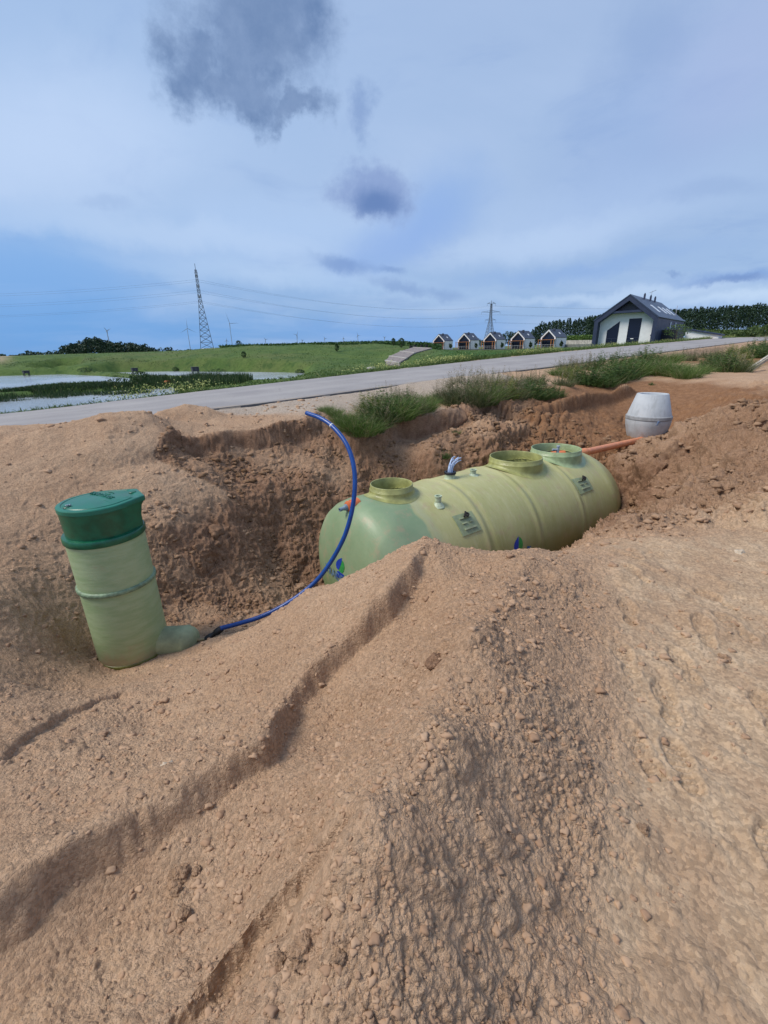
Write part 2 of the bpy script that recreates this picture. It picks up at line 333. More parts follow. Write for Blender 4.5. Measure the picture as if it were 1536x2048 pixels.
def micro(x, y, z):
    """clods, crumbs and ripples of the loose sand"""
    r = np.hypot(x, y); t = road_t(x, y)
    damp, brown, grass, gravel, pale = masks(x, y, z)
    sm = np.zeros_like(x)
    for P, w, sd in ((CUT, .20, -1), (GROOVE, .13, 1)):
        c = (np.hypot(x, y) < 6)
        dd, ss, ff, _ = line_d(x[c], y[c], P); dd = dd*ss*sd; sm[c] = np.maximum(sm[c], sstep(-.02, .03, dd)*sstep(w*1.6, w, dd)*taper(ff))
    sand = (t < -.1)*1.0*sstep(60, 30, r)*sstep(-.1, -1.0, t)
    heap = sand*(1-.88*pale)*(1-.35*gravel)*(1-.85*sm)
    n = fbm(x*.9+3, y*.9, 3, 41)
    d = sand*.05*n
    # material pulled downhill: streaks stretched across the view on the left slope
    d += heap*.030*fbm(x*2.6+y*1.1, y*4.2-x*1.4, 4, 43)
    d += heap*.010*billow(x*7, y*7, 3, 47)*(.4+.8*sstep(-.2, .5, fbm(x*.8, y*.8, 2, 49)))
    spoil = sstep(1.6, 2.4, x+.4*n)*sstep(3.3, 4.0, y+.5*n)*(y < 14)
    rough = .30+.75*sstep(-.25, .45, fbm(x*.7+9, y*.7, 3, 53))*sstep(-1.0, .6, fbm(x*2.3, y*2.3, 3, 54))+.8*damp+1.1*spoil
    d += heap*spoil*(.16*fbm(x*1.6, y*1.6, 4, 81, .6)+.06*billow(x*2.6, y*2.6, 4, 83))
    nr = r < 14
    if nr.any():
        xx, yy = x[nr], y[nr]; h = heap[nr]*rough[nr]; pl = pale[nr]
        wx = xx+.03*perlin(xx*9, yy*9, 3); wy = yy+.03*perlin(xx*9, yy*9, 6)
        q = h*((.12+.9*damp[nr])*lumps(wx*5, wy*5, .25+.0*wx, 1)/5+.5*damp[nr]*lumps(wx*9, wy*9, .4, 12)/9+.36*lumps(wx*14, wy*14, .28, 2)/14+.5*lumps(wx*25, wy*25, .6, 8)/25)
        q += h*.35*lumps(wx*2.6, wy*2.6, .10, 5)/2.6*(1+.3*fbm(xx*20, yy*20, 2, 3))*(.05+1.3*damp[nr])
        q += h*.006*fbm(xx*17, yy*17, 4, 57, .6)+(sand[nr])*.0022*fbm(xx*70, yy*70, 2, 59)*(rough[nr])+h*damp[nr]*.05*fbm(xx*3.3, yy*3.3, 4, 91, .6)
        # trodden ground: boot and track plates, low flat slabs with broken edges
        pf = fbm(xx*2.1, yy*2.1, 4, 61)
        q += pl*(.012*sstep(-.05, .12, pf)+.012*fbm(xx*7, yy*7, 4, 63)+.006*sstep(.12, .24, fbm(xx*5.5, yy*5.5, 4, 67))-footprints(xx, yy))
        q += pl*.5*lumps(wx*28, wy*28, .5, 14)/28*sstep(.0, .4, fbm(xx*3, yy*3, 3, 93))
        q += pl*.25*lumps(wx*16, wy*16, .25, 4)/16
        d[nr] += q
        vn = nr & (r < 5)
        if vn.any():
            xx, yy = x[vn], y[vn]
            g = (.30+.55*sstep(-.3, .4, fbm(xx*1.6, yy*1.6, 3, 95)))*sand[vn]*(1-.8*sm[vn])*(1-.8*pale[vn]); w1 = .4*perlin(xx*40, yy*40, 3); w2 = .4*perlin(xx*40, yy*40, 9)
            d[vn] += g*(.9*lumps(xx*38+w1, yy*38+w2, .9, 7)/38+.9*lumps(xx*64+w1, yy*64+w2, .95, 17)/64+.002*fbm(xx*50, yy*50, 2, 69, .7))
            zz = z[vn]; gg = .62*heap[vn]*(.5+.6*rough[vn])
            d[vn] += gg*(.014*perlin3(xx*9, yy*9, zz*9, 11)*(rough[vn]-.1)+.013*(.45-np.abs(perlin3(xx*19+w1, yy*19, zz*19, 12)))+.007*(.45-np.abs(perlin3(xx*41, yy*41+w2, zz*41, 13)))+.003*perlin3(xx*80, yy*80, zz*80, 14))
    mid = (grass > 0)
    d += grass*(.10*fbm(x*.35, y*.35, 3, 71)+.05*fbm(x*1.5, y*1.5, 2, 73))*sstep(RW+1, RW+6, t)*sstep(1500, 200, r)
    w3 = sstep(4.6, 5.4, r)*(r < 16)*(t < -.5)*np.maximum(sstep(-1.25, -1.7, z), np.maximum(sstep(.1, .5, damp), spoil))*(1-.6*brown)
    c = w3 > .01
    if c.any():
        d[c] = d[c]*(1-.8*w3[c])+w3[c]*rock3(x[c], y[c], z[c])*(.45+.85*damp[c]+2.3*spoil[c])
    return d, (damp, brown, grass, gravel, pale)
# ---------------------------------------------------------------- object helpers
def tag(o, label=None, cat=None, group=None, kind=None):
    if label: o['label'] = label
    if cat: o['category'] = cat
    if group: o['group'] = group
    if kind: o['kind'] = kind
    return o
def empty(name, loc, rz=0, label=None, cat=None, group=None, rot=None):
    o = bpy.data.objects.new(name, None); COL.objects.link(o); o.location = loc; o.rotation_euler = rot if rot else (0, 0, rz)
    o.empty_display_size = .2
    return tag(o, label, cat, group)
def copy_tree(o, parent=None):
    c = o.copy(); COL.objects.link(c); c.parent = parent
    for ch in list(o.children): copy_tree(ch, c)
    return c
def mesh_np(name, V, Fc, mat, parent=None, smooth=False, uniform=None):
    """V (n,3) array; Fc (m,k) array of k-gons or list of lists"""
    me = bpy.data.meshes.new(name); V = np.asarray(V, np.float32)
    me.vertices.add(len(V)); me.vertices.foreach_set('co', V.ravel())
    if isinstance(Fc, np.ndarray):
        k = Fc.shape[1]; n = len(Fc); fl = Fc.ravel().astype(np.int32); st = np.arange(n, dtype=np.int32)*k; tt = np.full(n, k, np.int32)
    else:
        fl = np.array([i for f in Fc for i in f], np.int32); tt = np.array([len(f) for f in Fc], np.int32); st = np.concatenate([[0], np.cumsum(tt)[:-1]]).astype(np.int32); n = len(Fc)
    me.loops.add(len(fl)); me.loops.foreach_set('vertex_index', fl)
    me.polygons.add(n); me.polygons.foreach_set('loop_start', st); me.polygons.foreach_set('loop_total', tt)
    me.polygons.foreach_set('use_smooth', np.full(n, bool(smooth)))
    me.update(calc_edges=True); me.validate()
    if mat: me.materials.append(mat)
    o = bpy.data.objects.new(name, me); COL.objects.link(o)
    if parent: o.parent = parent
    return o
class MB:
    def __init__(s): s.v = []; s.f = []
    def add(s, V, Fc):
        b = len(s.v); s.v += [tuple(p) for p in V]; s.f += [[i+b for i in f] for f in Fc]; return s
    def box(s, x0, y0, z0, x1, y1, z1, M=None):
        V = [(x, y, z) for z in (z0, z1) for y in (y0, y1) for x in (x0, x1)]
        if M: V = [M@Vector(p) for p in V]
        return s.add(V, [(0,2,3,1),(4,5,7,6),(0,1,5,4),(2,6,7,3),(0,4,6,2),(1,3,7,5)])
    def lathe(s, prof, n=64, M=None, axis='z', close=False):
        V = []; F = []; m = len(prof)
        for (r, h) in prof:
            for k in range(n):
                a = 2*math.pi*k/n
                p = (r*math.cos(a), r*math.sin(a), h) if axis == 'z' else (h, r*math.cos(a), r*math.sin(a))
                V.append(M@Vector(p) if M else p)
        for i in range(m-1 if not close else m):
            for k in range(n):
                a, b = i*n+k, i*n+(k+1) % n; c, d = ((i+1) % m)*n+(k+1) % n, ((i+1) % m)*n+k
                F.append((a, b, c, d) if axis == 'z' else (a, b, c, d))
        return s.add(V, F)
    def disc(s, r, h, n=48, M=None, cx=0, cy=0):
        V = [(cx+r*math.cos(2*math.pi*k/n), cy+r*math.sin(2*math.pi*k/n), h) for k in range(n)]
        if M: V = [M@Vector(p) for p in V]
        return s.add(V, [tuple(range(n))])
    def prism(s, poly, d0, d1, f):
        """polygon (a,b) pushed between d0 and d1 by f(a,b,d)->xyz"""
        n = len(poly); V = [f(a, b, d0) for a, b in poly]+[f(a, b, d1) for a, b in poly]
        return s.add(V, [tuple(range(n)), tuple(range(2*n-1, n-1, -1))]+[(i, (i+1) % n+0, n+(i+1) % n, n+i)[::-1] for i in range(n)])
    def bar(s, p, q, r, n=6, r2=None):
        p = Vector(p); q = Vector(q); d = (q-p).normalized(); u = d.orthogonal().normalized(); w = d.cross(u); r2 = r if r2 is None else r2
        V = [p+(u*math.cos(2*math.pi*k/n)+w*math.sin(2*math.pi*k/n))*r for k in range(n)]+[q+(u*math.cos(2*math.pi*k/n)+w*math.sin(2*math.pi*k/n))*r2 for k in range(n)]
        return s.add(V, [(k, (k+1) % n, n+(k+1) % n, n+k) for k in range(n)]+[tuple(range(n))[::-1], tuple(range(n, 2*n))])
    def tube(s, pts, r, n=16, hollow=None):
        pts = [Vector(p) for p in pts]; m = len(pts); rr = r if isinstance(r, (list, tuple)) else [r]*m
        T = [(pts[min(i+1, m-1)]-pts[max(i-1, 0)]).normalized() for i in range(m)]
        u = T[0].orthogonal().normalized(); V = []; F = []
        for i in range(m):
            u = (u-T[i]*u.dot(T[i])).normalized(); w = T[i].cross(u)
            V += [pts[i]+(u*math.cos(2*math.pi*k/n)+w*math.sin(2*math.pi*k/n))*rr[i] for k in range(n)]
        for i in range(m-1):
            F += [(i*n+k, i*n+(k+1) % n, (i+1)*n+(k+1) % n, (i+1)*n+k) for k in range(n)]
        F += [tuple(range(n))[::-1], tuple(range((m-1)*n, m*n))]
        return s.add(V, F)
    def build(s, name, mat, parent=None, smooth=False, bevel=0, auto=None):
        o = mesh_np(name, s.v, s.f, mat, parent, smooth or auto is not None)
        if auto is not None:
            try: o.data.set_sharp_from_angle(angle=rad(auto))
            except Exception: pass
        if bevel:
            md = o.modifiers.new('bevel', 'BEVEL'); md.width = bevel; md.segments = 2; md.limit_method = 'ANGLE'
        return o
def catmull(P, n=12):
    P = [Vector(p) for p in P]; P = [P[0]*2-P[1]]+P+[P[-1]*2-P[-2]]; out = []
    for i in range(1, len(P)-2):
        for k in range(n):
            t = k/n; a, b, c, d = P[i-1:i+3]
            out.append(.5*((2*b)+(c-a)*t+(2*a-5*b+4*c-d)*t*t+(3*b-a-3*c+d)*t**3))
    out.append(P[-2]); return out

# ---------------------------------------------------------------- materials
class NT:
    def __init__(s, tree): s.t = tree; s.n = tree.nodes; s.l = tree.links
    def new(s, kind, **k):
        nd = s.n.new(kind)
        for a, b in k.items(): setattr(nd, a, b)
        return nd
    def put(s, sock, v):
        if isinstance(v, bpy.types.NodeSocket): s.l.new(v, sock)
        elif v is not None: sock.default_value = v
    def math(s, op, a, b=None, c=None, clamp=False):
        nd = s.new('ShaderNodeMath', operation=op, use_clamp=clamp); s.put(nd.inputs[0], a)
        if b is not None: s.put(nd.inputs[1], b)
        if c is not None: s.put(nd.inputs[2], c)
        return nd.outputs[0]
    def vmath(s, op, a, b=None, scale=None):
        nd = s.new('ShaderNodeVectorMath', operation=op); s.put(nd.inputs[0], a)
        if b is not None: s.put(nd.inputs[1], b)
        if scale is not None: s.put(nd.inputs['Scale'], scale)
        return nd.outputs['Value'] if op in ('DOT_PRODUCT', 'LENGTH') else nd.outputs[0]
    def mix(s, f, a, b, mode='MIX'):
        nd = s.new('ShaderNodeMix', data_type='RGBA', blend_type=mode); s.put(nd.inputs[0], f)
        s.put(nd.inputs[6], (*a, 1) if isinstance(a, tuple) and len(a) == 3 else a); s.put(nd.inputs[7], (*b, 1) if isinstance(b, tuple) and len(b) == 3 else b)
        return nd.outputs[2]
    def noise(s, vec, scale, detail=4, rough=.5, dist=0, out='Fac'):
        nd = s.new('ShaderNodeTexNoise'); s.put(nd.inputs['Vector'], vec); nd.inputs['Scale'].default_value = scale
        nd.inputs['Detail'].default_value = detail; nd.inputs['Roughness'].default_value = rough; nd.inputs['Distortion'].default_value = dist
        return nd.outputs[out]
    def ramp(s, f, a, b, lo=0.0, hi=1.0):
        nd = s.new('ShaderNodeMapRange', interpolation_type='SMOOTHSTEP'); s.put(nd.inputs[0], f)
        for i, v in enumerate((a, b, lo, hi)): nd.inputs[i+1].default_value = v
        return nd.outputs[0]
    def attr(s, name):
        return s.new('ShaderNodeAttribute', attribute_name=name).outputs['Fac']
    def bump(s, h, dist, strength=1.0, normal=None):
        nd = s.new('ShaderNodeBump'); s.put(nd.inputs['Height'], h); nd.inputs['Distance'].default_value = dist; nd.inputs['Strength'].default_value = strength
        if normal is not None: s.put(nd.inputs['Normal'], normal)
        return nd.outputs[0]
def material(name, base=(.5,.5,.5), rough=.6, metal=0, spec=None):
    m = bpy.data.materials.new(name); m.use_nodes = True; T = NT(m.node_tree)
    b = m.node_tree.nodes['Principled BSDF']; b.inputs['Base Color'].default_value = (*base, 1); b.inputs['Roughness'].default_value = rough
    b.inputs['Metallic'].default_value = metal
    if spec is not None: b.inputs['Specular IOR Level'].default_value = spec
    return m, T, b
def simple(name, base, rough=.6, var=.25, scale=6, bump=0, metal=0, spec=None, bscale=40):
    """a plain surface with slight mottling"""
    m, T, b = material(name, base, rough, metal, spec)
    co = T.new('ShaderNodeTexCoord').outputs['Object']
    n = T.noise(co, scale, 5, .6)
    dark = tuple(c*(1-var) for c in base); lite = tuple(min(1, c*(1+var)) for c in base)
    T.put(b.inputs['Base Color'], T.mix(T.ramp(n, .3, .7), dark, lite))
    T.put(b.inputs['Roughness'], T.ramp(n, .3, .7, max(.02, rough-.06), min(1, rough+.08)))
    if bump: T.put(b.inputs['Normal'], T.bump(T.noise(co, bscale, 4, .6), bump))
    return m

# ground
GROUND = []
def ground_material():
    if GROUND: return GROUND[0]
    m, T, b = material('soil and turf', (.4,.3,.2), .92, spec=.18)
    co = T.new('ShaderNodeTexCoord').outputs['Object']
    n1 = T.noise(co, .8, 6, .6); n2 = T.noise(co, 7, 6, .65); n3 = T.noise(co, 60, 4, .7); n4 = T.noise(co, 260, 2, .6)
    sand = T.mix(T.ramp(n1, .3, .7), (.405,.258,.160), (.485,.326,.210))
    sand = T.mix(T.ramp(n2, .35, .75, 0, .55), sand, (.355,.216,.132))
    sand = T.mix(T.ramp(n3, .45, .8, 0, .45), sand, (.50,.375,.265))
    sand = T.mix(T.ramp(n4, .30, .18, 0, .7), sand, (.15,.10,.07))
    sand = T.mix(T.ramp(n4, .70, .80, 0, .6), sand, (.60,.50,.40))
    pale = T.mix(T.ramp(n2, .35, .65), (.345,.240,.152), (.440,.322,.212)); pale = T.mix(T.ramp(T.noise(co, 2.6, 6, .65), .44, .60, 0, .75), pale, (.32,.21,.13))
    pale = T.mix(T.ramp(n4, .66, .74, 0, .6), pale, (.52,.44,.34))
    pale = T.mix(T.ramp(n3, .5, .75, 0, .5), pale, (.31,.215,.14))
    c = T.mix(T.math('MULTIPLY', T.attr('pale'), .9), sand, pale)
    dampc = T.mix(T.ramp(n2, .3, .7), (.180,.095,.055), (.300,.175,.108))
    c = T.mix(T.math('MULTIPLY', T.attr('damp'), .9), c, dampc)
    brown = T.mix(T.ramp(n2, .3, .72), (.20,.10,.05), (.285,.155,.082))
    c = T.mix(T.attr('brown'), c, brown)
    grav = T.mix(T.ramp(n3, .35, .65), (.27,.22,.175), (.52,.455,.38))
    c = T.mix(T.math('MULTIPLY', T.attr('gravel'), .8), c, grav)
    g1 = T.noise(co, .12, 5, .65); g2 = T.noise(co, 1.3, 5, .7)
    g3 = T.noise(co, 6, 3, .7)
    gr = T.mix(T.ramp(g1, .35, .65), (.056,.105,.024), (.090,.138,.032))
    gr = T.mix(T.ramp(g2, .42, .66, 0, .75), gr, (.045,.085,.018))
    gr = T.mix(T.ramp(g3, .5, .75, 0, .6), gr, (.17,.21,.06))
    gr = T.mix(T.ramp(T.noise(co, .035, 6, .7), .45, .62, 0, .6), gr, (.11,.125,.045)); gr = T.mix(T.ramp(T.noise(co, .35, 6, .75), .52, .62, 0, .7), gr, (.035,.075,.018))
    gr = T.mix(T.math('MULTIPLY', T.attr('dark_turf'), .8), gr, (.03,.10,.016))
    gr = T.mix(T.math('MULTIPLY', T.attr('bare'), .9), gr, (.36,.27,.19))
    c = T.mix(T.attr('grass'), c, gr)
    vo = T.new('ShaderNodeTexVoronoi'); T.put(vo.inputs['Vector'], T.vmath('ADD', co, T.vmath('SCALE', T.noise(co, 60, 2, .5, 0, 'Color'), scale=.012))); vo.inputs['Scale'].default_value = 75
    vo2 = T.new('ShaderNodeTexVoronoi'); T.put(vo2.inputs['Vector'], co); vo2.inputs['Scale'].default_value = 170
    h = T.math('ADD', T.math('MULTIPLY', T.noise(co, 34, 7, .72), 1.0), T.math('MULTIPLY', n4, .35))
    h = T.math('SUBTRACT', h, T.math('ADD', T.math('MULTIPLY', vo.outputs['Distance'], .4), T.math('MULTIPLY', vo2.outputs['Distance'], .2)))
    k = T.math('SUBTRACT', 1.0, T.math('MULTIPLY', T.attr('pale'), .7))
    T.put(b.inputs['Normal'], T.bump(T.math('MULTIPLY', h, k), .016, 1.0))
    gs = T.new('ShaderNodeSeparateColor'); T.put(gs.inputs[0], vo.outputs['Color']); tone = T.ramp(gs.outputs[0], 0, 1, .84, 1.20)
    tone = T.math('ADD', T.math('MULTIPLY', tone, T.math('SUBTRACT', 1.0, T.attr('grass'))), T.attr('grass'))
    T.put(b.inputs['Base Color'], T.vmath('SCALE', c, scale=tone)); GROUND.append(m)
    return m

def build_ground():
    th = np.concatenate([np.linspace(-180, -58, 80)[:-1], np.linspace(-58, 56, 1130), np.linspace(56, 180, 81)[1:-1]])
    th = np.radians(th); nt = len(th)
    rr = np.concatenate([np.geomspace(.12, .45, 30)[:-1], np.geomspace(.45, 5.2, 560)[:-1], np.geomspace(5.2, 11.5, 370)[:-1], np.geomspace(11.5, 26, 170)[:-1], np.geomspace(26, 6000, 300)]); nr = len(rr)
    A, R = np.meshgrid(th, rr); X = (R*np.sin(A)).ravel(); Y = (R*np.cos(A)).ravel()
    Z = H(X, Y)
    d, (damp, brown, grass, gravel, pale) = micro(X, Y, Z)
    # displace along the smooth normal so steep faces get their clods too
    Zg = Z.reshape(nr, nt); Xg = X.reshape(nr, nt); Yg = Y.reshape(nr, nt)
    P = np.stack([Xg, Yg, Zg], -1)
    du = np.empty_like(P); dv = np.empty_like(P)
    dv[1:-1] = P[2:]-P[:-2]; dv[0] = P[1]-P[0]; dv[-1] = P[-1]-P[-2]
    du = np.roll(P, -1, 1)-np.roll(P, 1, 1)
    N = np.cross(du, dv); N /= np.linalg.norm(N, axis=2, keepdims=True)+1e-12; N[N[..., 2] < 0] *= -1
    for _ in range(3):
        N[1:-1] = (N[:-2]+N[2:]+2*N[1:-1]); N = N+np.roll(N, 1, 1)+np.roll(N, -1, 1); N /= np.linalg.norm(N, axis=2, keepdims=True)
    near = (np.hypot(Xg, Yg) < 25)[..., None]
    N = np.where(near, N, np.array([0, 0, 1.0]))
    P = P+N*d.reshape(nr, nt)[..., None]
    # keep the sand off the road slab and out of the tank
    I = np.arange(nr*nt).reshape(nr, nt); Ir = np.roll(I, -1, 1)
    Fq = np.stack([I[:-1], I[1:], Ir[1:], Ir[:-1]], -1).reshape(-1, 4)
    V = P.reshape(-1, 3); b = len(V)
    V = np.concatenate([V, [[0, 0, float(Zg[0].mean())]]])
    o = mesh_np('ground', V, Fq, ground_material(), smooth=True)
    steep = 1-N[..., 2].ravel()
    damp = np.clip(damp+.8*sstep(.25, .6, steep)*(Y > 6)*(grass < .5), 0, 1)
    dark = sstep(0, 6, X-.08*Y-0)*sstep(140, 60, Y)*(X > 3)*sstep(RW, RW+3, road_t(X, Y))
    ang = np.degrees(np.arctan2(X, Y))
    bare = sstep(-37.5, -39.5, ang+1.0*fbm(X*.05, Y*.05, 2, 3))*sstep(85, 110, Y)*sstep(400, 200, Y)
    bare = np.maximum(bare, sstep(.6, 0, road_t(X, Y)-RW-.1)*(road_t(X, Y) > RW)*.8)
    for nme, v in (('damp', damp), ('brown', brown), ('grass', grass), ('gravel', gravel), ('pale', pale), ('dark_turf', dark), ('bare', bare)):
        a = o.data.attributes.new(nme, 'FLOAT', 'POINT'); a.data.foreach_set('value', np.append(v, 0).astype(np.float32))
    tag(o, kind='structure'); return o

def build_road():
    S = np.concatenate([np.arange(-60, 60, .5), np.arange(60, 400, 3)]); Tt = np.linspace(0, RW, 13)
    A, B = np.meshgrid(S, Tt, indexing='ij')
    wob = .10*fbm(A*1.3, A*0, 3, 5)*(B < .01)+.12*fbm(A*1.1, A*0+9, 3, 8)*(B > RW-.01)
    Bw = B+wob
    x = (A-Bw)/S2-15.4/2; y = (A+Bw)/S2+15.4/2
    # (x+y)/S2=A, (y-x-15.4)/S2=Bw
    z = road_z((x+y)/S2, Bw)+.012+.02*np.sin(np.pi*np.clip(B/RW, 0, 1))+.008*fbm(x*.7, y*.7, 3, 6)
    V = np.stack([x, y, z], -1); n, k = A.shape
    I = np.arange(n*k).reshape(n, k); Fq = np.stack([I[:-1, :-1], I[1:, :-1], I[1:, 1:], I[:-1, 1:]], -1).reshape(-1, 4)[:, ::-1]
    skirt = V[:, 0].copy(); skirt[:, 2] -= .1; V2 = np.concatenate([V.reshape(-1, 3), skirt])
    b = n*k; j = np.arange(n-1); F2 = np.stack([I[:-1, 0], I[1:, 0], b+j+1, b+j], -1)
    m, T, bs = material('sun bleached asphalt', (.3,.3,.3), .9, spec=.25)
    co = T.new('ShaderNodeTexCoord').outputs['Object']
    n1 = T.noise(co, .5, 6, .6); n2 = T.noise(co, 90, 3, .7); n3 = T.noise(co, 4, 5, .6)
    c = T.mix(T.ramp(n1, .3, .7), (.270,.255,.255), (.345,.325,.315)); c = T.mix(T.ramp(n2, .35, .7, 0, .5), c, (.20,.19,.19))
    c = T.mix(T.ramp(n3, .58, .8, 0, .45), c, (.40,.35,.29))
    cr = T.new('ShaderNodeTexVoronoi', feature='DISTANCE_TO_EDGE'); T.put(cr.inputs['Vector'], T.vmath('ADD', co, T.vmath('SCALE', T.noise(co, 1.2, 4, .6, 0, 'Color'), scale=.9))); cr.inputs['Scale'].default_value = .45
    c = T.mix(T.math('MULTIPLY', T.ramp(cr.outputs['Distance'], .010, .002), T.ramp(n1, .45, .65, 0, .6)), c, (.16,.15,.15))
    tv = T.attr('across'); n5 = T.noise(co, 1.4, 5, .65)
    c = T.mix(T.math('MULTIPLY', T.ramp(T.math('ADD', tv, T.math('MULTIPLY', n5, .22)), .20, .08), .85), c, (.43,.34,.25))
    c = T.mix(T.math('MULTIPLY', T.ramp(T.math('ABSOLUTE', T.math('SUBTRACT', T.math('ABSOLUTE', T.math('SUBTRACT', tv, .5)), .17)), .09, .02), .22), c, (.40,.38,.37))
    T.put(bs.inputs['Base Color'], c); T.put(bs.inputs['Normal'], T.bump(n2, .004))
    o = mesh_np('road', V2, np.concatenate([Fq, F2]), m, smooth=True); tag(o, kind='structure')
    av = o.data.attributes.new('across', 'FLOAT', 'POINT'); av.data.foreach_set('value', np.concatenate([(B/RW).ravel(), np.zeros(n)]).astype(np.float32))
    m2 = simple('dark asphalt edge', (.09,.085,.085), .9, .3, 5)
    V = []; Fc = []
    for i, s in enumerate(S):
        w = .05+.03*float(fbm(np.array([s*.9]), np.array([3.0]), 2, 2)[0])
        for t, dz in ((-.02, -.09), (w*.0-.015, .016), (w, .018)):
            tt = t; xx = (s-tt)/S2-7.7; yy = (s+tt)/S2+7.7; V.append((xx, yy, float(road_z(np.array(s), np.array(max(tt, 0))))+dz+.008))
    n = len(S); Fc = [(i*3+k, (i+1)*3+k, (i+1)*3+k+1, i*3+k+1)[::-1] for i in range(n-1) for k in (0, 1)]
    o = mesh_np('road_edge', V, Fc, m2, smooth=True); tag(o, kind='structure')

def build_water():
    P = []
    a = np.radians(np.linspace(-62, -5, 40)); V = [(18*math.sin(t), 18*math.cos(t), WATER_Z) for t in a]+[(130*math.sin(t), 130*math.cos(t), WATER_Z) for t in a]
    Fq = [(i, i+1, 41+i, 40+i) for i in range(39)]
    m, T, b = material('pond water', (.33,.36,.38), .06, spec=.6)  # pale base colour stands in for the bright sky mirrored in the water
    co = T.new('ShaderNodeTexCoord').outputs['Object']
    T.put(b.inputs['Normal'], T.bump(T.noise(co, 3.5, 4, .65), .05, 1.0)); b.inputs['IOR'].default_value = 1.33
    T.put(b.inputs['Roughness'], T.ramp(T.noise(co, .05, 3, .6), .4, .6, .12, .3))
    o = mesh_np('pond_water', V, Fq, m); tag(o, kind='structure')

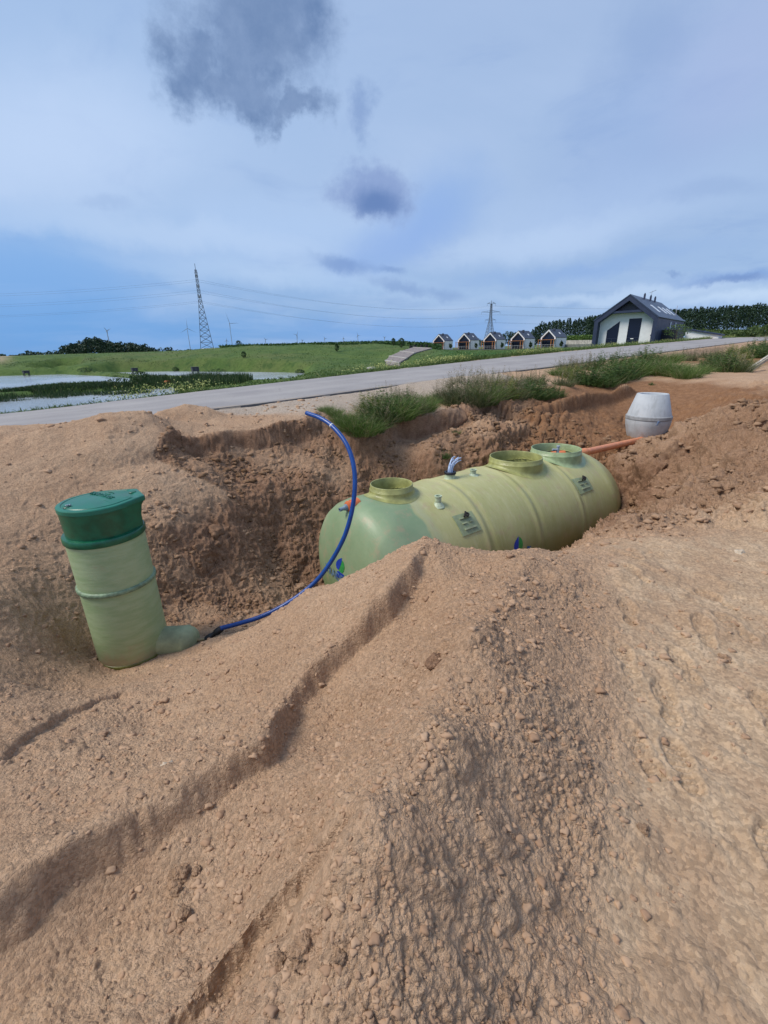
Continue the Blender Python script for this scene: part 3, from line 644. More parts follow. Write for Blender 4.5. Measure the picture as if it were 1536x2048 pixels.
# ---------------------------------------------------------------- sky and light
def build_world():
    w = bpy.data.worlds.new('World'); SC.world = w; w.use_nodes = True; T = NT(w.node_tree)
    bg = w.node_tree.nodes['Background']; bg.inputs['Strength'].default_value = .1
    sky = T.new('ShaderNodeTexSky', sky_type='NISHITA'); sky.sun_disc = False; sky.sun_elevation = SUN_EL; sky.sun_rotation = SUN_AZ; sky.air_density = 1.0; sky.dust_density = 1.5
    g = T.new('ShaderNodeTexCoord').outputs['Generated']
    g = T.vmath('NORMALIZE', g)
    sep = T.new('ShaderNodeSeparateXYZ'); T.put(sep.inputs[0], g); z = sep.outputs[2]
    den = T.math('ADD', T.math('MAXIMUM', z, 0.0), .12)
    cmb = T.new('ShaderNodeCombineXYZ'); T.put(cmb.inputs[0], T.math('DIVIDE', sep.outputs[0], den)); T.put(cmb.inputs[1], T.math('DIVIDE', sep.outputs[1], den))
    flat = cmb.outputs[0]
    n1 = T.noise(flat, .55, 6, .55, .4); n2 = T.noise(flat, 1.7, 7, .6, .6); warp = T.noise(g, 5.5, 7, .62, 0, 'Color'); wf = T.noise(g, 16, 6, .65)
    K = 10.0
    def lin(r, gg, b):
        f = lambda c: ((c/255+.055)/1.055)**2.4 if c > 10 else c/3294
        return (f(r)*K, f(gg)*K, f(b)*K)
    # broad sheet of high cloud, bluer low on the left
    hor = T.mix(T.ramp(sep.outputs[0], -.55, .25), lin(112,160,216), lin(142,176,220))
    mid = T.mix(T.ramp(sep.outputs[0], -.6, .6), lin(168,195,232), lin(162,187,224))
    top = T.mix(T.ramp(sep.outputs[0], -.5, .5), lin(150,180,221), lin(160,180,217))
    c = T.mix(T.ramp(z, .0, .26), hor, mid); c = T.mix(T.ramp(z, .3, .75), c, top)
    c = T.mix(T.ramp(n1, .42, .68, 0, .55), c, lin(182,203,236)); c = T.mix(T.ramp(n2, .52, .75, 0, .45), c, lin(132,163,213))
    c = T.mix(.12, c, sky.outputs[0])
    gw = T.vmath('ADD', g, T.vmath('SCALE', T.vmath('SUBTRACT', warp, (.5,.5,.5)), scale=.22))
    gl = T.vmath('ADD', g, T.vmath('SCALE', T.vmath('SUBTRACT', warp, (.5,.5,.5)), scale=.10))
    gm = T.vmath('ADD', g, T.vmath('SCALE', T.vmath('SUBTRACT', warp, (.5,.5,.5)), scale=.15))
    def blob(px, py, a, b, rot, gg, soft=(1.25, .35), nz=.0):
        cdir = Vector(ray(px, py)).normalized(); rt = Vector(R_).cross(cdir).cross(cdir)*-1
        rt = (Vector(R_)-cdir*Vector(R_).dot(cdir)).normalized(); up = rt.cross(cdir).normalized()
        if up.z < 0: up = -up
        cr, sr = math.cos(rad(rot)), math.sin(rad(rot)); e1 = rt*cr+up*sr; e2 = up*cr-rt*sr
        L = Vector(ray(px, py)).length*FPX
        x = T.math('DIVIDE', T.vmath('DOT_PRODUCT', T.vmath('SUBTRACT', gg, tuple(cdir)), tuple(e1)), a/L)
        y = T.math('DIVIDE', T.vmath('DOT_PRODUCT', T.vmath('SUBTRACT', gg, tuple(cdir)), tuple(e2)), b/L)
        d = T.math('SQRT', T.math('ADD', T.math('MULTIPLY', x, x), T.math('MULTIPLY', y, y)))
        if nz: d = T.math('ADD', d, T.math('MULTIPLY', T.math('SUBTRACT', wf, .5), nz))
        return T.ramp(d, soft[0], soft[1])
    for px, py, a, b, rot, col, amt, sf in [
        (120,290,330,130,8,(186,207,238),.8,(1.3,.1)), (560,470,300,70,4,(172,198,234),.6,(1.3,.1)), (1150,430,330,70,12,(172,196,231),.6,(1.3,.1)),
        (20,560,330,120,-6,(112,164,224),.6,(1.3,.2)), (250,660,480,55,0,(104,158,218),.6,(1.3,.2)), (870,410,120,75,10,(132,168,222),.55,(1.3,.1)),
        (780,490,170,60,20,(134,168,224),.6,(1.3,.1)), (820,665,260,40,0,(112,160,222),.6,(1.3,.2)), (1150,535,230,18,8,(128,164,218),.45,(1.4,.1)), (1480,605,150,18,3,(190,212,238),.9,(1.4,.2)),
        (1350,640,250,35,0,(140,172,218),.6,(1.3,.2)), (1300,270,230,150,30,(146,172,216),.5,(1.3,.1)), (1480,110,170,170,20,(170,182,220),.35,(1.3,.1)),
        (1530,560,170,16,0,(122,156,210),.7,(1.4,.2)), (1250,585,260,13,3,(186,208,236),.6,(1.4,.2)), (620,560,330,22,-5,(176,202,234),.5,(1.4,.2)), (1080,480,240,30,10,(184,206,236),.5,(1.4,.2)), (330,470,330,26,-4,(184,206,236),.45,(1.4,.2))]:
        c = T.mix(T.math('MULTIPLY', blob(px, py, a, b, rot, gl, sf), amt), c, lin(*col))
    def union(L):
        u = L[0]
        for q in L[1:]: u = T.math('MAXIMUM', u, q)
        return u
    dark = union([blob(500,35,175,150,0,gw,(1.15,.5),.7), blob(470,175,115,65,-12,gw,(1.15,.45),.8), blob(585,208,85,36,4,gw,(1.2,.4),.9), blob(360,100,70,80,0,gw,(1.2,.3),.9)])
    shade = T.mix(T.ramp(wf, .3, .7), lin(92,120,163), lin(128,152,190)); shade2 = T.mix(T.ramp(warp, .35, .65), lin(96,124,168), lin(134,157,193))
    shade = T.mix(.5, shade, shade2)
    shade = T.mix(T.math('MULTIPLY', blob(470,90,260,110,0,gl,(1.2,.2)), .0), shade, shade)
    c = T.mix(T.math('MULTIPLY', dark, .92), c, shade)
    d2 = blob(738,366,86,58,0,gm,(1.15,.5),1.0)
    low = blob(745,392,60,32,0,gl,(1.3,.2))
    c = T.mix(T.math('MULTIPLY', d2, .9), c, T.mix(low, lin(134,157,202), lin(92,122,176)))
    c = T.mix(T.math('MULTIPLY', blob(715,215,34,42,0,gw,(1.3,.2),1.0), .6), c, lin(118,146,194))
    for px, py, a, b, rot, am in [(675,528,62,17,-14,.6),(770,545,35,8,-8,.5),(800,575,75,12,-6,.5),(900,588,40,12,-10,.4),(1468,563,62,9,0,.75),(1350,547,20,5,0,.5),(1430,375,85,20,8,.2),(205,415,40,10,0,.15),(1290,90,90,70,30,.25)]:
        c = T.mix(T.math('MULTIPLY', blob(px, py, a, b, rot, gl, (1.4, .2), .9), am), c, lin(112,142,194))
    c = T.mix(T.ramp(z, -.005, -.05), c, (1.6,1.4,1.1))
    T.put(bg.inputs['Color'], c)
SUN_EL, SUN_AZ = rad(52), rad(-100)      # azimuth measured from +Y towards +X
def build_sun():
    L = bpy.data.lights.new('sun', 'SUN'); L.energy = 3.1; L.angle = rad(24); L.color = (1, .93, .82)
    o = bpy.data.objects.new('sun', L); COL.objects.link(o)
    d = Vector((math.sin(SUN_AZ)*math.cos(SUN_EL), math.cos(SUN_AZ)*math.cos(SUN_EL), math.sin(SUN_EL)))
    o.rotation_euler = (-d).to_track_quat('-Z', 'Y').to_euler(); o.location = (0, 0, 30)
def build_camera():
    c = bpy.data.cameras.new('camera'); c.sensor_fit = 'VERTICAL'; c.sensor_height = 36; c.lens = FPX/2048*36; c.clip_end = 20000; c.clip_start = .02
    o = bpy.data.objects.new('camera', c); COL.objects.link(o)
    M = Matrix(((R_[0], U_[0], -F_[0], 0), (R_[1], U_[1], -F_[1], 0), (R_[2], U_[2], -F_[2], 0), (0, 0, 0, 1)))
    o.matrix_world = M; SC.camera = o
    SC.view_settings.view_transform = 'Standard'; SC.view_settings.look = 'None'; SC.view_settings.exposure = .12
# ================================================================ TANK
TA = math.atan2(1.7, 2.35); TR = 1.2; TOP = -2.03
T0 = Vector((.11, 6.30, TOP-2*TR))            # under the first neck, at the bottom of the tank
TM = Matrix.Translation(T0)@Matrix.Rotation(TA, 4, 'Z'); TMi = TM.inverted()
PROF = [(-.90,0),(-.895,.25),(-.885,.48),(-.86,.70),(-.82,.89),(-.76,1.03),(-.68,1.12),(-.57,1.175),(-.45,1.195),(-.38,1.2)]
PROF += [(4.55,1.2),(4.64,1.215),(4.72,1.196),(4.90,1.145),(5.08,1.07),(5.24,.965),(5.38,.83),(5.48,.66),(5.545,.47),(5.58,.24),(5.585,0)]
def prof_r(s): return float(np.interp(s, [p[0] for p in PROF], [p[1] for p in PROF]))
def seam(s):
    b = 0
    for c in (1.0, 2.2, 3.5): b += .017*math.exp(-((s-c)/.045)**2)-.016*math.exp(-((s-c-.11)/.05)**2)
    return b
def tank_f(p):
    l = TMi@p; r = math.hypot(l.y, l.z-TR)
    if l.x < -.90 or l.x > 5.585: return 1.0
    return r-prof_r(l.x)
def tank_hit(px, py, off=0.0):
    d = Vector(ray(px, py)); a = 4.0; st = .02
    while a < 16 and tank_f(d*a) > 0: a += st
    lo, hi = a-st, a
    for _ in range(30):
        m = (lo+hi)/2
        if tank_f(d*m) > 0: lo = m
        else: hi = m
    p = d*lo; l = TMi@p
    if off:
        l = l+tank_normal(l)*off
    return l
def tank_normal(l):
    e = 1e-3; g = (prof_r(l.x+e)-prof_r(l.x-e))/(2*e)
    n = Vector((-g, l.y, l.z-TR)); r = math.hypot(l.y, l.z-TR) or 1
    n = Vector((-g, l.y/r, (l.z-TR)/r)); return n.normalized()
def grp_material(name, axial=True):
    m, T, b = material(name, (.3,.33,.18), .33, spec=.4)
    co = T.new('ShaderNodeTexCoord').outputs['Object']
    sp = T.new('ShaderNodeSeparateXYZ'); T.put(sp.inputs[0], co)
    def stretched(sx, sy, sz, sc, det=5, dist=0):
        mp = T.new('ShaderNodeMapping'); T.put(mp.inputs[0], co); mp.inputs['Scale'].default_value = (sx, sy, sz); return T.noise(mp.outputs[0], sc, det, .6, dist)
    if axial:
        n1 = T.noise(co, 1.1, 5, .6); n2 = stretched(3.5, 1, .5, 5, 6); n3 = stretched(9, 1, .8, 7, 4); n4 = T.noise(co, 60, 3, .6)
        c = T.mix(T.ramp(n1, .3, .7), (.365,.365,.150), (.430,.415,.195))
        c = T.mix(T.ramp(n2, .45, .75, 0, .65), c, (.47,.455,.25)); c = T.mix(T.ramp(n3, .56, .72, 0, .5), c, (.26,.235,.07))
        # darker, browner belly below a wavy line
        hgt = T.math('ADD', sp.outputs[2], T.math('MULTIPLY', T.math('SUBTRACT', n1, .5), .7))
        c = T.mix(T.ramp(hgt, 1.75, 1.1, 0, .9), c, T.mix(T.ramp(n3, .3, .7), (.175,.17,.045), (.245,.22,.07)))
        # hand laid greener end
        ex = T.math('ADD', sp.outputs[0], T.math('MULTIPLY', T.math('SUBTRACT', T.noise(co, 3, 2, .5), .5), .25))
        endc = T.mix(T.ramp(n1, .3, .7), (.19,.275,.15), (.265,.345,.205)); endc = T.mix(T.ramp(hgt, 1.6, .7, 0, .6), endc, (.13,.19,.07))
        c = T.mix(T.ramp(ex, .05, -.02), c, endc)
        c = T.mix(T.ramp(T.math('ABSOLUTE', T.math('SUBTRACT', ex, .12)), .16, .02, 0, .35), c, (.33,.37,.28))
        nd = T.math('ADD', T.math('MULTIPLY', n3, .7), T.math('MULTIPLY', n2, .6))
    else:
        n1 = T.noise(co, 1.5, 4, .6); n2 = stretched(1, 1, 4, 3.5, 5); n4 = T.noise(co, 160, 3, .7); n3 = stretched(.7, .7, 9, 6, 3)
        c = T.mix(T.ramp(n2, .35, .65), (.285,.385,.20), (.355,.445,.255)); c = T.mix(T.ramp(n3, .6, .78, 0, .4), c, (.20,.29,.14))
        c = T.mix(T.ramp(n4, .55, .75, 0, .35), c, (.44,.49,.33)); nd = T.math('ADD', n3, T.math('MULTIPLY', n4, .5))
    dn = T.noise(co, 5, 6, .7); ds = T.noise(co, 130, 2, .6)
    dust = T.math('MULTIPLY', T.ramp(dn, .50, .70), .45) if axial else T.math('MAXIMUM', T.math('MULTIPLY', T.ramp(T.math('ADD', sp.outputs[2], T.math('MULTIPLY', T.math('SUBTRACT', dn, .5), .7)), .34, .02), .75), T.math('MULTIPLY', T.ramp(dn, .58, .74), .3))
    c = T.mix(dust, c, (.40,.29,.19)); c = T.mix(T.math('MULTIPLY', T.ramp(ds, .68, .74), .5), c, (.46,.35,.24))
    T.put(b.inputs['Base Color'], c); T.put(b.inputs['Roughness'], T.ramp(n1, .3, .7, .38, .56))
    T.put(b.inputs['Normal'], T.bump(nd, .006, .6)); b.inputs['Coat Weight'].default_value = .03; b.inputs['Coat Roughness'].default_value = .2
    return m
def make_tank():
    G = grp_material('wound glass fibre')
    necky = simple('neck laminate', (.30,.305,.11), .38, .22, 7, .004, bscale=30)
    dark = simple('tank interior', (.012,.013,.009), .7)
    wet = simple('dark olive laminate', (.11,.115,.035), .45, .35, 8, .004)
    root = empty('septic_tank', T0, TA, 'long pale green glass fibre tank lying in the pit with three open necks', 'tank')
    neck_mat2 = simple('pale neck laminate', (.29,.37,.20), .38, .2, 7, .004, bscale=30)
    nk = [(tank_neck_pos(783, 966.5, TOP+.14), .325, .14, necky), (tank_neck_pos(1032, 912, TOP+.14), .475, .14, necky), (tank_neck_pos(1112.5, 895.5, TOP+.13), .475, .13, neck_mat2)]
    V = []; F = []; ss = sorted(set([p[0] for p in PROF]+[round(s, 3) for s in np.arange(-.37, 4.55, .03)]))
    n = 144
    for s in ss:
        for k in range(n):
            a = 2*math.pi*k/n; r = prof_r(s)
            if -.4 < s < 4.5: r += seam(s)+.0025*math.sin(s*2.1+3*a)+.0015*math.sin(5*a+s*4)
            V.append((s, r*math.cos(a), TR+r*math.sin(a)))
    for i in range(len(ss)-1):
        for k in range(n):
            q = (i*n+k, i*n+(k+1) % n, (i+1)*n+(k+1) % n, (i+1)*n+k)
            cx = sum(V[j][0] for j in q)/4; cy = sum(V[j][1] for j in q)/4
            if V[q[0]][2] > TR and any(math.hypot(cx-a.x, cy-a.y) < b-.035 for a, b, _, _ in nk): continue
            F.append(q)
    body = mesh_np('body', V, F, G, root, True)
    for i, (c, r, h, mt) in enumerate(nk):
        m = MB(); z1 = 2*TR+h; M = Matrix.Translation((c.x, c.y, 0)); w = .016
        def foot(a, rr): return TR+math.sqrt(max(.01, TR*TR-(c.y+rr*math.sin(a))**2))
        N = 96; rings = []
        prof = [(r+.10,'f',.002),(r+.055,'f',.007),(r+.026,'f',.018),(r+.013,'f',.045),(r+.012,'z',-.085),(r+.012,'z',-.078),(r,'z',-.072),(r,'z',-.006),(r-.004,'z',0),(r-w,'z',0),(r-w-.003,'z',-.006),(r-w,'z',-.12),(r-w-.004,'z2',-.10),(r-w-.006,'z3',-.2)]
        V = []; F = []
        for rr, kd, q in prof:
            for k in range(N):
                a = 2*math.pi*k/N
                z = foot(a, rr)+q if kd == 'f' else (z1+q if kd == 'z' else 2*TR-(.16 if kd == 'z2' else .32))
                if kd == 'z' and q < -.01: z = max(z, foot(a, rr)+.02)
                V.append((c.x+rr*math.cos(a), c.y+rr*math.sin(a), z))
        for j in range(len(prof)-1):
            for k in range(N): F.append((j*N+k, j*N+(k+1) % N, (j+1)*N+(k+1) % N, (j+1)*N+k))
        nko = mesh_np('neck', V, F, mt, root, True)
        tag(nko, ['smaller open neck nearest the green end', 'wide open neck in the middle', 'wide open neck at the far end'][i])
        m = MB(); m.disc(r-w-.004, 2*TR-(.14 if i == 0 else .26), 48, M)  # dark disc across each neck stands in for the shade inside the tank
        m.build('neck_shade', wet if i == 0 else dark, nko)
        if i == 2:
            f = MB(); f.bar((c.x+.1, c.y+.02, 2*TR-.06), (c.x+.1, c.y+.02, 2*TR+.13), .028, 12); f.bar((c.x+.1, c.y+.02, 2*TR+.07), (c.x-.0, c.y+.08, 2*TR+.08), .022, 12); f.bar((c.x+.1, c.y+.02, 2*TR+.13), (c.x+.1, c.y+.02, 2*TR+.155), .036, 12)
            f.build('valve', simple('grey plastic', (.33,.38,.45), .4), nko, auto=40)
            f = MB(); f.bar((c.x+.12, c.y+.16, 2*TR-.05), (c.x+.40, c.y+.06, 2*TR-.05), .06, 20)
            f.build('orange_pipe_end', simple('orange sewer plastic', (.62,.16,.06), .4), nko, auto=40)
    # stubs
    stub = simple('pale stub laminate', (.40,.47,.33), .45, .2, 20)
    for j, (px, py, r, h) in enumerate([(876, 1008, .048, .13), (946, 950, .05, .10)]):
        l = tank_hit(px, py); nn = Vector((0, 0, 1)); m = MB(); M = Matrix.Translation(l)
        m.lathe([(r+.055,-.012 if j else -.04),(r+.02,.004),(r,.03),(r,h-.02),(r+.008,h-.018),(r+.008,h),(r-.012,h),(r-.014,.0)], 32, M); m.disc(r-.012, .03, 24, M)
        m.build('stub', stub, root, auto=35)
    # gland with the loose hoses
    l = tank_hit(900, 956); m = MB(); M = Matrix.Translation(l)
    m.lathe([(.12,-.03),(.095,.0),(.085,.03),(.085,.085),(.0,.086)], 36, M); gl = m.build('cable_gland', stub, root, auto=35)
    m = MB(); m.lathe([(.088,.07),(.098,.075),(.1,.10),(.093,.112),(.07,.112),(.065,.095),(0,.093)], 36, M); m.build('clamp', simple('black rubber', (.012,.013,.018), .45), gl, auto=40)
    hm = simple('clear blue hose', (.42,.52,.72), .25, .15); m = MB()
    for k in range(9):
        a = k*.7; b = Vector((l.x+.035*math.cos(a), l.y+.035*math.sin(a), l.z+.09)); ln = .14+.10*random.random()
        dx = .10+.10*random.random(); dy = random.uniform(-.05, .05)
        m.tube(catmull([b, b+Vector((.012, 0, ln*.55)), b+Vector((dx*.45, dy*.4, ln*.95)), b+Vector((dx, dy, ln*(1.0+.12*random.random())))], 5), .009, 7)
    m.build('hose_bundle', hm, gl, True)
    # lifting plates pressed into the laminate
    pm = simple('plate laminate', (.225,.27,.155), .5, .2, 10); bm_ = simple('plate rib', (.27,.31,.19), .45)
    for j, (q, knot) in enumerate([([(903,1034),(941,1023),(962,1060),(925,1074)], (933,1036)), ([(1142,959),(1171,954),(1185,979),(1161,989)], (1163,956))]):
        C = [tank_hit(a, b) for a, b in q]
        def pt(u, v, off):
            sx = (C[0].x*(1-u)+C[1].x*u)*(1-v)+(C[3].x*(1-u)+C[2].x*u)*v
            an = [math.atan2(c.y, c.z-TR) for c in C]; a = (an[0]*(1-u)+an[1]*u)*(1-v)+(an[3]*(1-u)+an[2]*u)*v
            # square the plate up on the cylinder
            r = TR+seam(sx)+off; return (sx, r*math.sin(a), TR+r*math.cos(a))
        def patch(u0, u1, v0, v1, h, K=8):
            m = MB(); V = [pt(u0+(u1-u0)*i/K, v0+(v1-v0)*k/K, h) for i in range(K+1) for k in range(K+1)]; W = [pt(u0+(u1-u0)*i/K, v0+(v1-v0)*k/K, -.01) for i in range(K+1) for k in range(K+1)]
            F = [(i*(K+1)+k, (i+1)*(K+1)+k, (i+1)*(K+1)+k+1, i*(K+1)+k+1)[::-1] for i in range(K) for k in range(K)]; m.add(V+W, F)
            n = (K+1)**2; bd = [i*(K+1) for i in range(K+1)]+[K*(K+1)+k for k in range(1, K+1)]+[i*(K+1)+K for i in range(K-1, -1, -1)]+[k for k in range(K-1, 0, -1)]
            m.f += [[bd[i], bd[(i+1) % len(bd)], n+bd[(i+1) % len(bd)], n+bd[i]] for i in range(len(bd))]; return m
        pl = patch(0, 1, 0, 1, .018).build('plate', pm, root)
        for u0, u1, v0, v1 in [(.22,.80,.70,.78),(.25,.46,.44,.50),(.62,.76,.44,.50),(.22,.78,.20,.26)]:
            patch(u0, u1, v0, v1, .04, 3).build('rib', bm_, pl)
        k0 = Vector(pt(.55 if j == 0 else .6, .12, .06)); m = MB()
        m.tube(catmull([k0+Vector((-.05, -.02, -.03)), k0+Vector((0, .0, .02)), k0+Vector((.03, -.03, .0)), k0+Vector((-.01, -.04, -.02)), k0+Vector((.0, .01, .03)), k0+Vector((.05, .03, -.01))], 6), .014, 8)
        m.build('knot', simple('black cord', (.012,.01,.01), .8), pl, True)
    # inlet: orange collar with a grey reducer
    c = tank_hit(703, 1011); ax = (TMi.to_3x3()@Vector((-.80, -.58, -.10))).normalized()
    M = Matrix.Translation(c)@ax.to_track_quat('Z', 'X').to_matrix().to_4x4(); m = MB()
    m.lathe([(.085,-.12),(.085,0),(.075,.002),(.075,.03),(.084,.034),(.084,.055),(.074,.06),(.074,.075),(.05,.085)], 36, M)
    inl = m.build('inlet_collar', simple('orange pipe collar', (.60,.15,.045), .42, .15), root, auto=35)
    m = MB(); m.lathe([(.052,.07),(.052,.09),(.034,.13),(.028,.14),(.028,.205),(.022,.205),(.022,.1)], 28, M)
    m.build('reducer', simple('grey reducer plastic', (.16,.23,.30), .45), inl, auto=35)
    m = MB(); m.disc(.023, .17, 20, M); m.build('bore', dark, inl)
    # painted marks
    blue = simple('blue paint', (.006,.045,.36), .4, .15); green = simple('green paint', (.03,.27,.06), .45, .2); ltr = simple('grey blue lettering', (.09,.17,.30), .5, .2)
    def decal(name, poly, mt):
        P = [(620+a*.1302, 980+b*.1302) for a, b in poly]
        cx = sum(p[0] for p in P)/len(P); cy = sum(p[1] for p in P)/len(P); m = MB()
        V = [tank_hit(cx, cy, .004)]+[tank_hit(a, b, .004) for a, b in P]; n = len(P)
        m.add(V, [(0, 1+i, 1+(i+1) % n) for i in range(n)]); return m.build(name, mt, root)
    decal('blue_leaf_mark', [(492,1043),(462,1052),(430,1072),(408,1105),(400,1145),(408,1190),(425,1212),(442,1228),(460,1185),(478,1140),(490,1095)], blue)
    decal('green_leaf_mark', [(496,1085),(515,1110),(528,1150),(532,1200),(520,1250),(500,1280),(470,1262),(445,1234),(462,1190),(480,1145)], green)
    decal('blue_wave_mark', [(428,1240),(455,1248),(475,1272),(505,1290),(530,1312),(500,1345),(430,1345),(398,1325),(405,1285),(415,1255)], blue)
    def decal2(name, poly, mt):
        P = [(980+a*.0846, 1040+b*.0846) for a, b in poly]; m = MB()
        cx = sum(p[0] for p in P)/len(P); cy = sum(p[1] for p in P)/len(P)
        V = [tank_hit(cx, cy, .004)]+[tank_hit(a, b, .004) for a, b in P]; n = len(P)
        m.add(V, [(0, 1+i, 1+(i+1) % n) for i in range(n)]); return m.build(name, mt, root)
    decal2('blue_leaf_mark', [(667,375),(640,430),(600,500),(575,560),(565,620),(568,690),(585,730),(625,745),(655,715),(668,640),(674,540),(674,440)], blue)
    decal2('green_leaf_mark', [(686,395),(720,415),(750,460),(772,530),(775,600),(760,670),(730,720),(680,740),(676,640),(682,540)], green)
    decal2('blue_wave_mark', [(870,625),(905,610),(935,625),(965,605),(968,632),(945,660),(935,720),(890,720),(870,690)], simple('dim blue paint', (.02,.10,.26), .5))
    # lettering on the end and on the side
    def lettering(px, py, size, dirpx, nm='lettering'):
        cu = bpy.data.curves.new('t', 'FONT'); cu.body = 'TRAIDENIS'; cu.size = size; cu.extrude = .0015
        ob = bpy.data.objects.new('t', cu); COL.objects.link(ob); dg = bpy.context.evaluated_depsgraph_get(); me = bpy.data.meshes.new_from_object(ob.evaluated_get(dg))
        bpy.data.objects.remove(ob)
        c = tank_hit(px, py, .006); n = tank_normal(c); c2 = tank_hit(*dirpx, .006); xd = (c2-c); xd = (xd-n*xd.dot(n)).normalized(); yd = n.cross(xd)
        M = Matrix(((xd.x, yd.x, n.x, c.x), (xd.y, yd.y, n.y, c.y), (xd.z, yd.z, n.z, c.z), (0, 0, 0, 1)))
        V = []
        for v in me.vertices:      # lay every vertex down on the shell
            p = M@v.co; q = p.copy(); r = math.hypot(q.y, q.z-TR)
            if q.x > -.84:
                k = (prof_r(q.x)+.004)/max(r, 1e-3); q.y *= k; q.z = TR+(q.z-TR)*k
            V.append(q)
        o = mesh_np(nm, V, [list(p.vertices) for p in me.polygons], ltr, root)
    lettering(653, 1141, .20, (668, 1152))
    return root
def tank_neck_pos(px, py, z):
    p = Vector(at_z(px, py, z)); return TMi@p

# ================================================================ PUMP STATION
def make_pump():
    c0 = at_z(193.5, 1000, -1.46); base = Vector((c0[0], c0[1], -3.44))
    root = empty('pump_station', base, 0, 'upright pale green pump shaft with a dark green lid at the left', 'pump shaft')
    R = .383
    G = grp_material('pump laminate', False)
    zl = 1.98  # lid plane
    m = MB(); m.lathe([(0,.0),(R-.05,.0),(R-.012,.03),(R,.08),(R,.10),(R+.004,.11),(R+.002,.5),(R,1.0),(R,zl-.36)], 96)
    body = m.build('shaft', G, root, True)
    m = MB(); m.lathe([(R-.04,-.004),(R+.004,.03),(R+.010,.085),(R+.006,.092),(R-.01,.095)], 96); m.build('base_band', simple('olive base resin', (.12,.125,.028), .4, .3, 9), root, True)
    m = MB(); zr = 1.02; m.lathe([(R-.005,zr-.035),(R+.016,zr-.026),(R+.022,zr-.02),(R+.022,zr+.012),(R+.012,zr+.022),(R-.005,zr+.026)], 96); m.build('joint_ring', simple('grey green joint resin', (.17,.245,.15), .5, .3, 14, .006), root, auto=50)
    gm = simple('dark green polyethylene', (.002,.095,.045), .34, .22, 9, spec=.55); gl = simple('green lid plastic', (.008,.135,.085), .34, .14, 5, spec=.5)
    m = MB(); m.lathe([(R-.01,zl-.415),(R+.010,zl-.41),(R+.018,zl-.40),(R+.018,zl-.345),(R+.010,zl-.334),(R-.03,zl-.33)], 96); m.build('collar', gm, root, auto=45)
    # lid: a round cap drawn out to a hinge corner
    def plane(px, py): p = at_z(px, py, base.z+zl); return Vector((p[0]-base.x, p[1]-base.y))
    hc = plane(277, 984); ha = math.atan2(hc.y, hc.x); RL = R-.008
    tipd = RL+.115; wd = .10
    def outline(rad_, k=1.0):
        P = []
        for i in range(120):
            a = 2*math.pi*i/120; x = rad_*math.cos(a); y = rad_*math.sin(a); P.append((x, y))
        tip = [(rad_+.10*k, -wd*.85), (rad_+.115*k, -wd*.6), (rad_+.115*k, wd*.6), (rad_+.10*k, wd*.85)]
        return P, tip
    def lidring(r, k):
        out = []
        for i in range(144):
            a = -math.pi+2*math.pi*i/144; d = r
            # distance to a straight hinge edge, joined to the circle by tangents
            cx = r+.06*k; hw = .17
            if abs(a) < 1.2:
                # support function of hull(circle, segment x=cx, |y|<hw): radial extent by scanning edges
                ex = cx/math.cos(a) if abs(a) < 1.2 else 9
                y = ex*math.sin(a)
                if abs(y) <= hw: d = max(r, ex)
                else:
                    # tangent from (cx,hw) to circle
                    D = math.hypot(cx, hw); ph = math.atan2(hw, cx); al = math.acos(min(1, r/D)); ta = ph+al
                    p1 = (cx, hw); p2 = (r*math.cos(ta), r*math.sin(ta)); aa = abs(a)
                    if aa < ta:
                        dx, dy = p2[0]-p1[0], p2[1]-p1[1]; den = math.cos(aa)*dy-math.sin(aa)*dx
                        d = (p1[0]*dy-p1[1]*dx)/den if abs(den) > 1e-6 else r; d = max(d, r)
            out.append((d*math.cos(a+ha), d*math.sin(a+ha)))
        return out
    def loft(levels, cap=True):
        m = MB(); n = 144
        for r, k, z in levels:
            m.v += [(x, y, z) for x, y in lidring(r, k)]
        for j in range(len(levels)-1): m.f += [[j*n+i, j*n+(i+1) % n, (j+1)*n+(i+1) % n, (j+1)*n+i] for i in range(n)]
        if cap: m.f.append([(len(levels)-1)*n+i for i in range(n)])
        return m
    loft([(R-.026,0,zl-.335),(R-.020,0.0,zl-.20),(R-.016,.35,zl-.10),(R-.012,.85,zl-.055)], False).build('lid_skirt', gm, root, True)
    lid = loft([(RL-.004,1,zl-.056),(RL,1,zl-.05),(RL,1,zl-.012),(RL-.006,1,zl-.003),(RL-.014,1,zl),(RL-.045,.55,zl+.001),(RL-.052,.3,zl-.006),(RL-.062,.2,zl-.006),(RL-.072,.0,zl+.004),(RL-.2,0,zl+.016),(.06,0,zl+.022)]).build('lid', gl, root, auto=32)
    lk = plane(137, 1014); m = MB(); m.lathe([(.055,zl+.006),(.05,zl+.011),(.034,zl+.008),(.03,zl+.004),(0,zl+.004)], 28, Matrix.Translation((lk.x, lk.y, 0))); m.build('lock_recess', gm, lid, True)
    m = MB(); M = Matrix.Translation((lk.x, lk.y, zl+.008)); m.bar(M@Vector((-.03, .004, .006)), M@Vector((.028, .0, .012)), .008, 8); m.bar(M@Vector((0, -.012, 0)), M@Vector((0, -.012, .02)), .012, 8); m.bar(M@Vector((.012, .014, 0)), M@Vector((.01, .014, .018)), .008, 8); m.build('latch', simple('galvanised latch', (.5,.52,.56), .3, metal=.8), lid, auto=40)
    hn = plane(270, 983); m = MB(); m.lathe([(.04,zl+.001),(.036,zl+.008),(.02,zl+.006),(0,zl+.005)], 20, Matrix.Translation((hn.x*.93, hn.y*.93, 0))); m.build('hinge_boss', gm, lid, True)
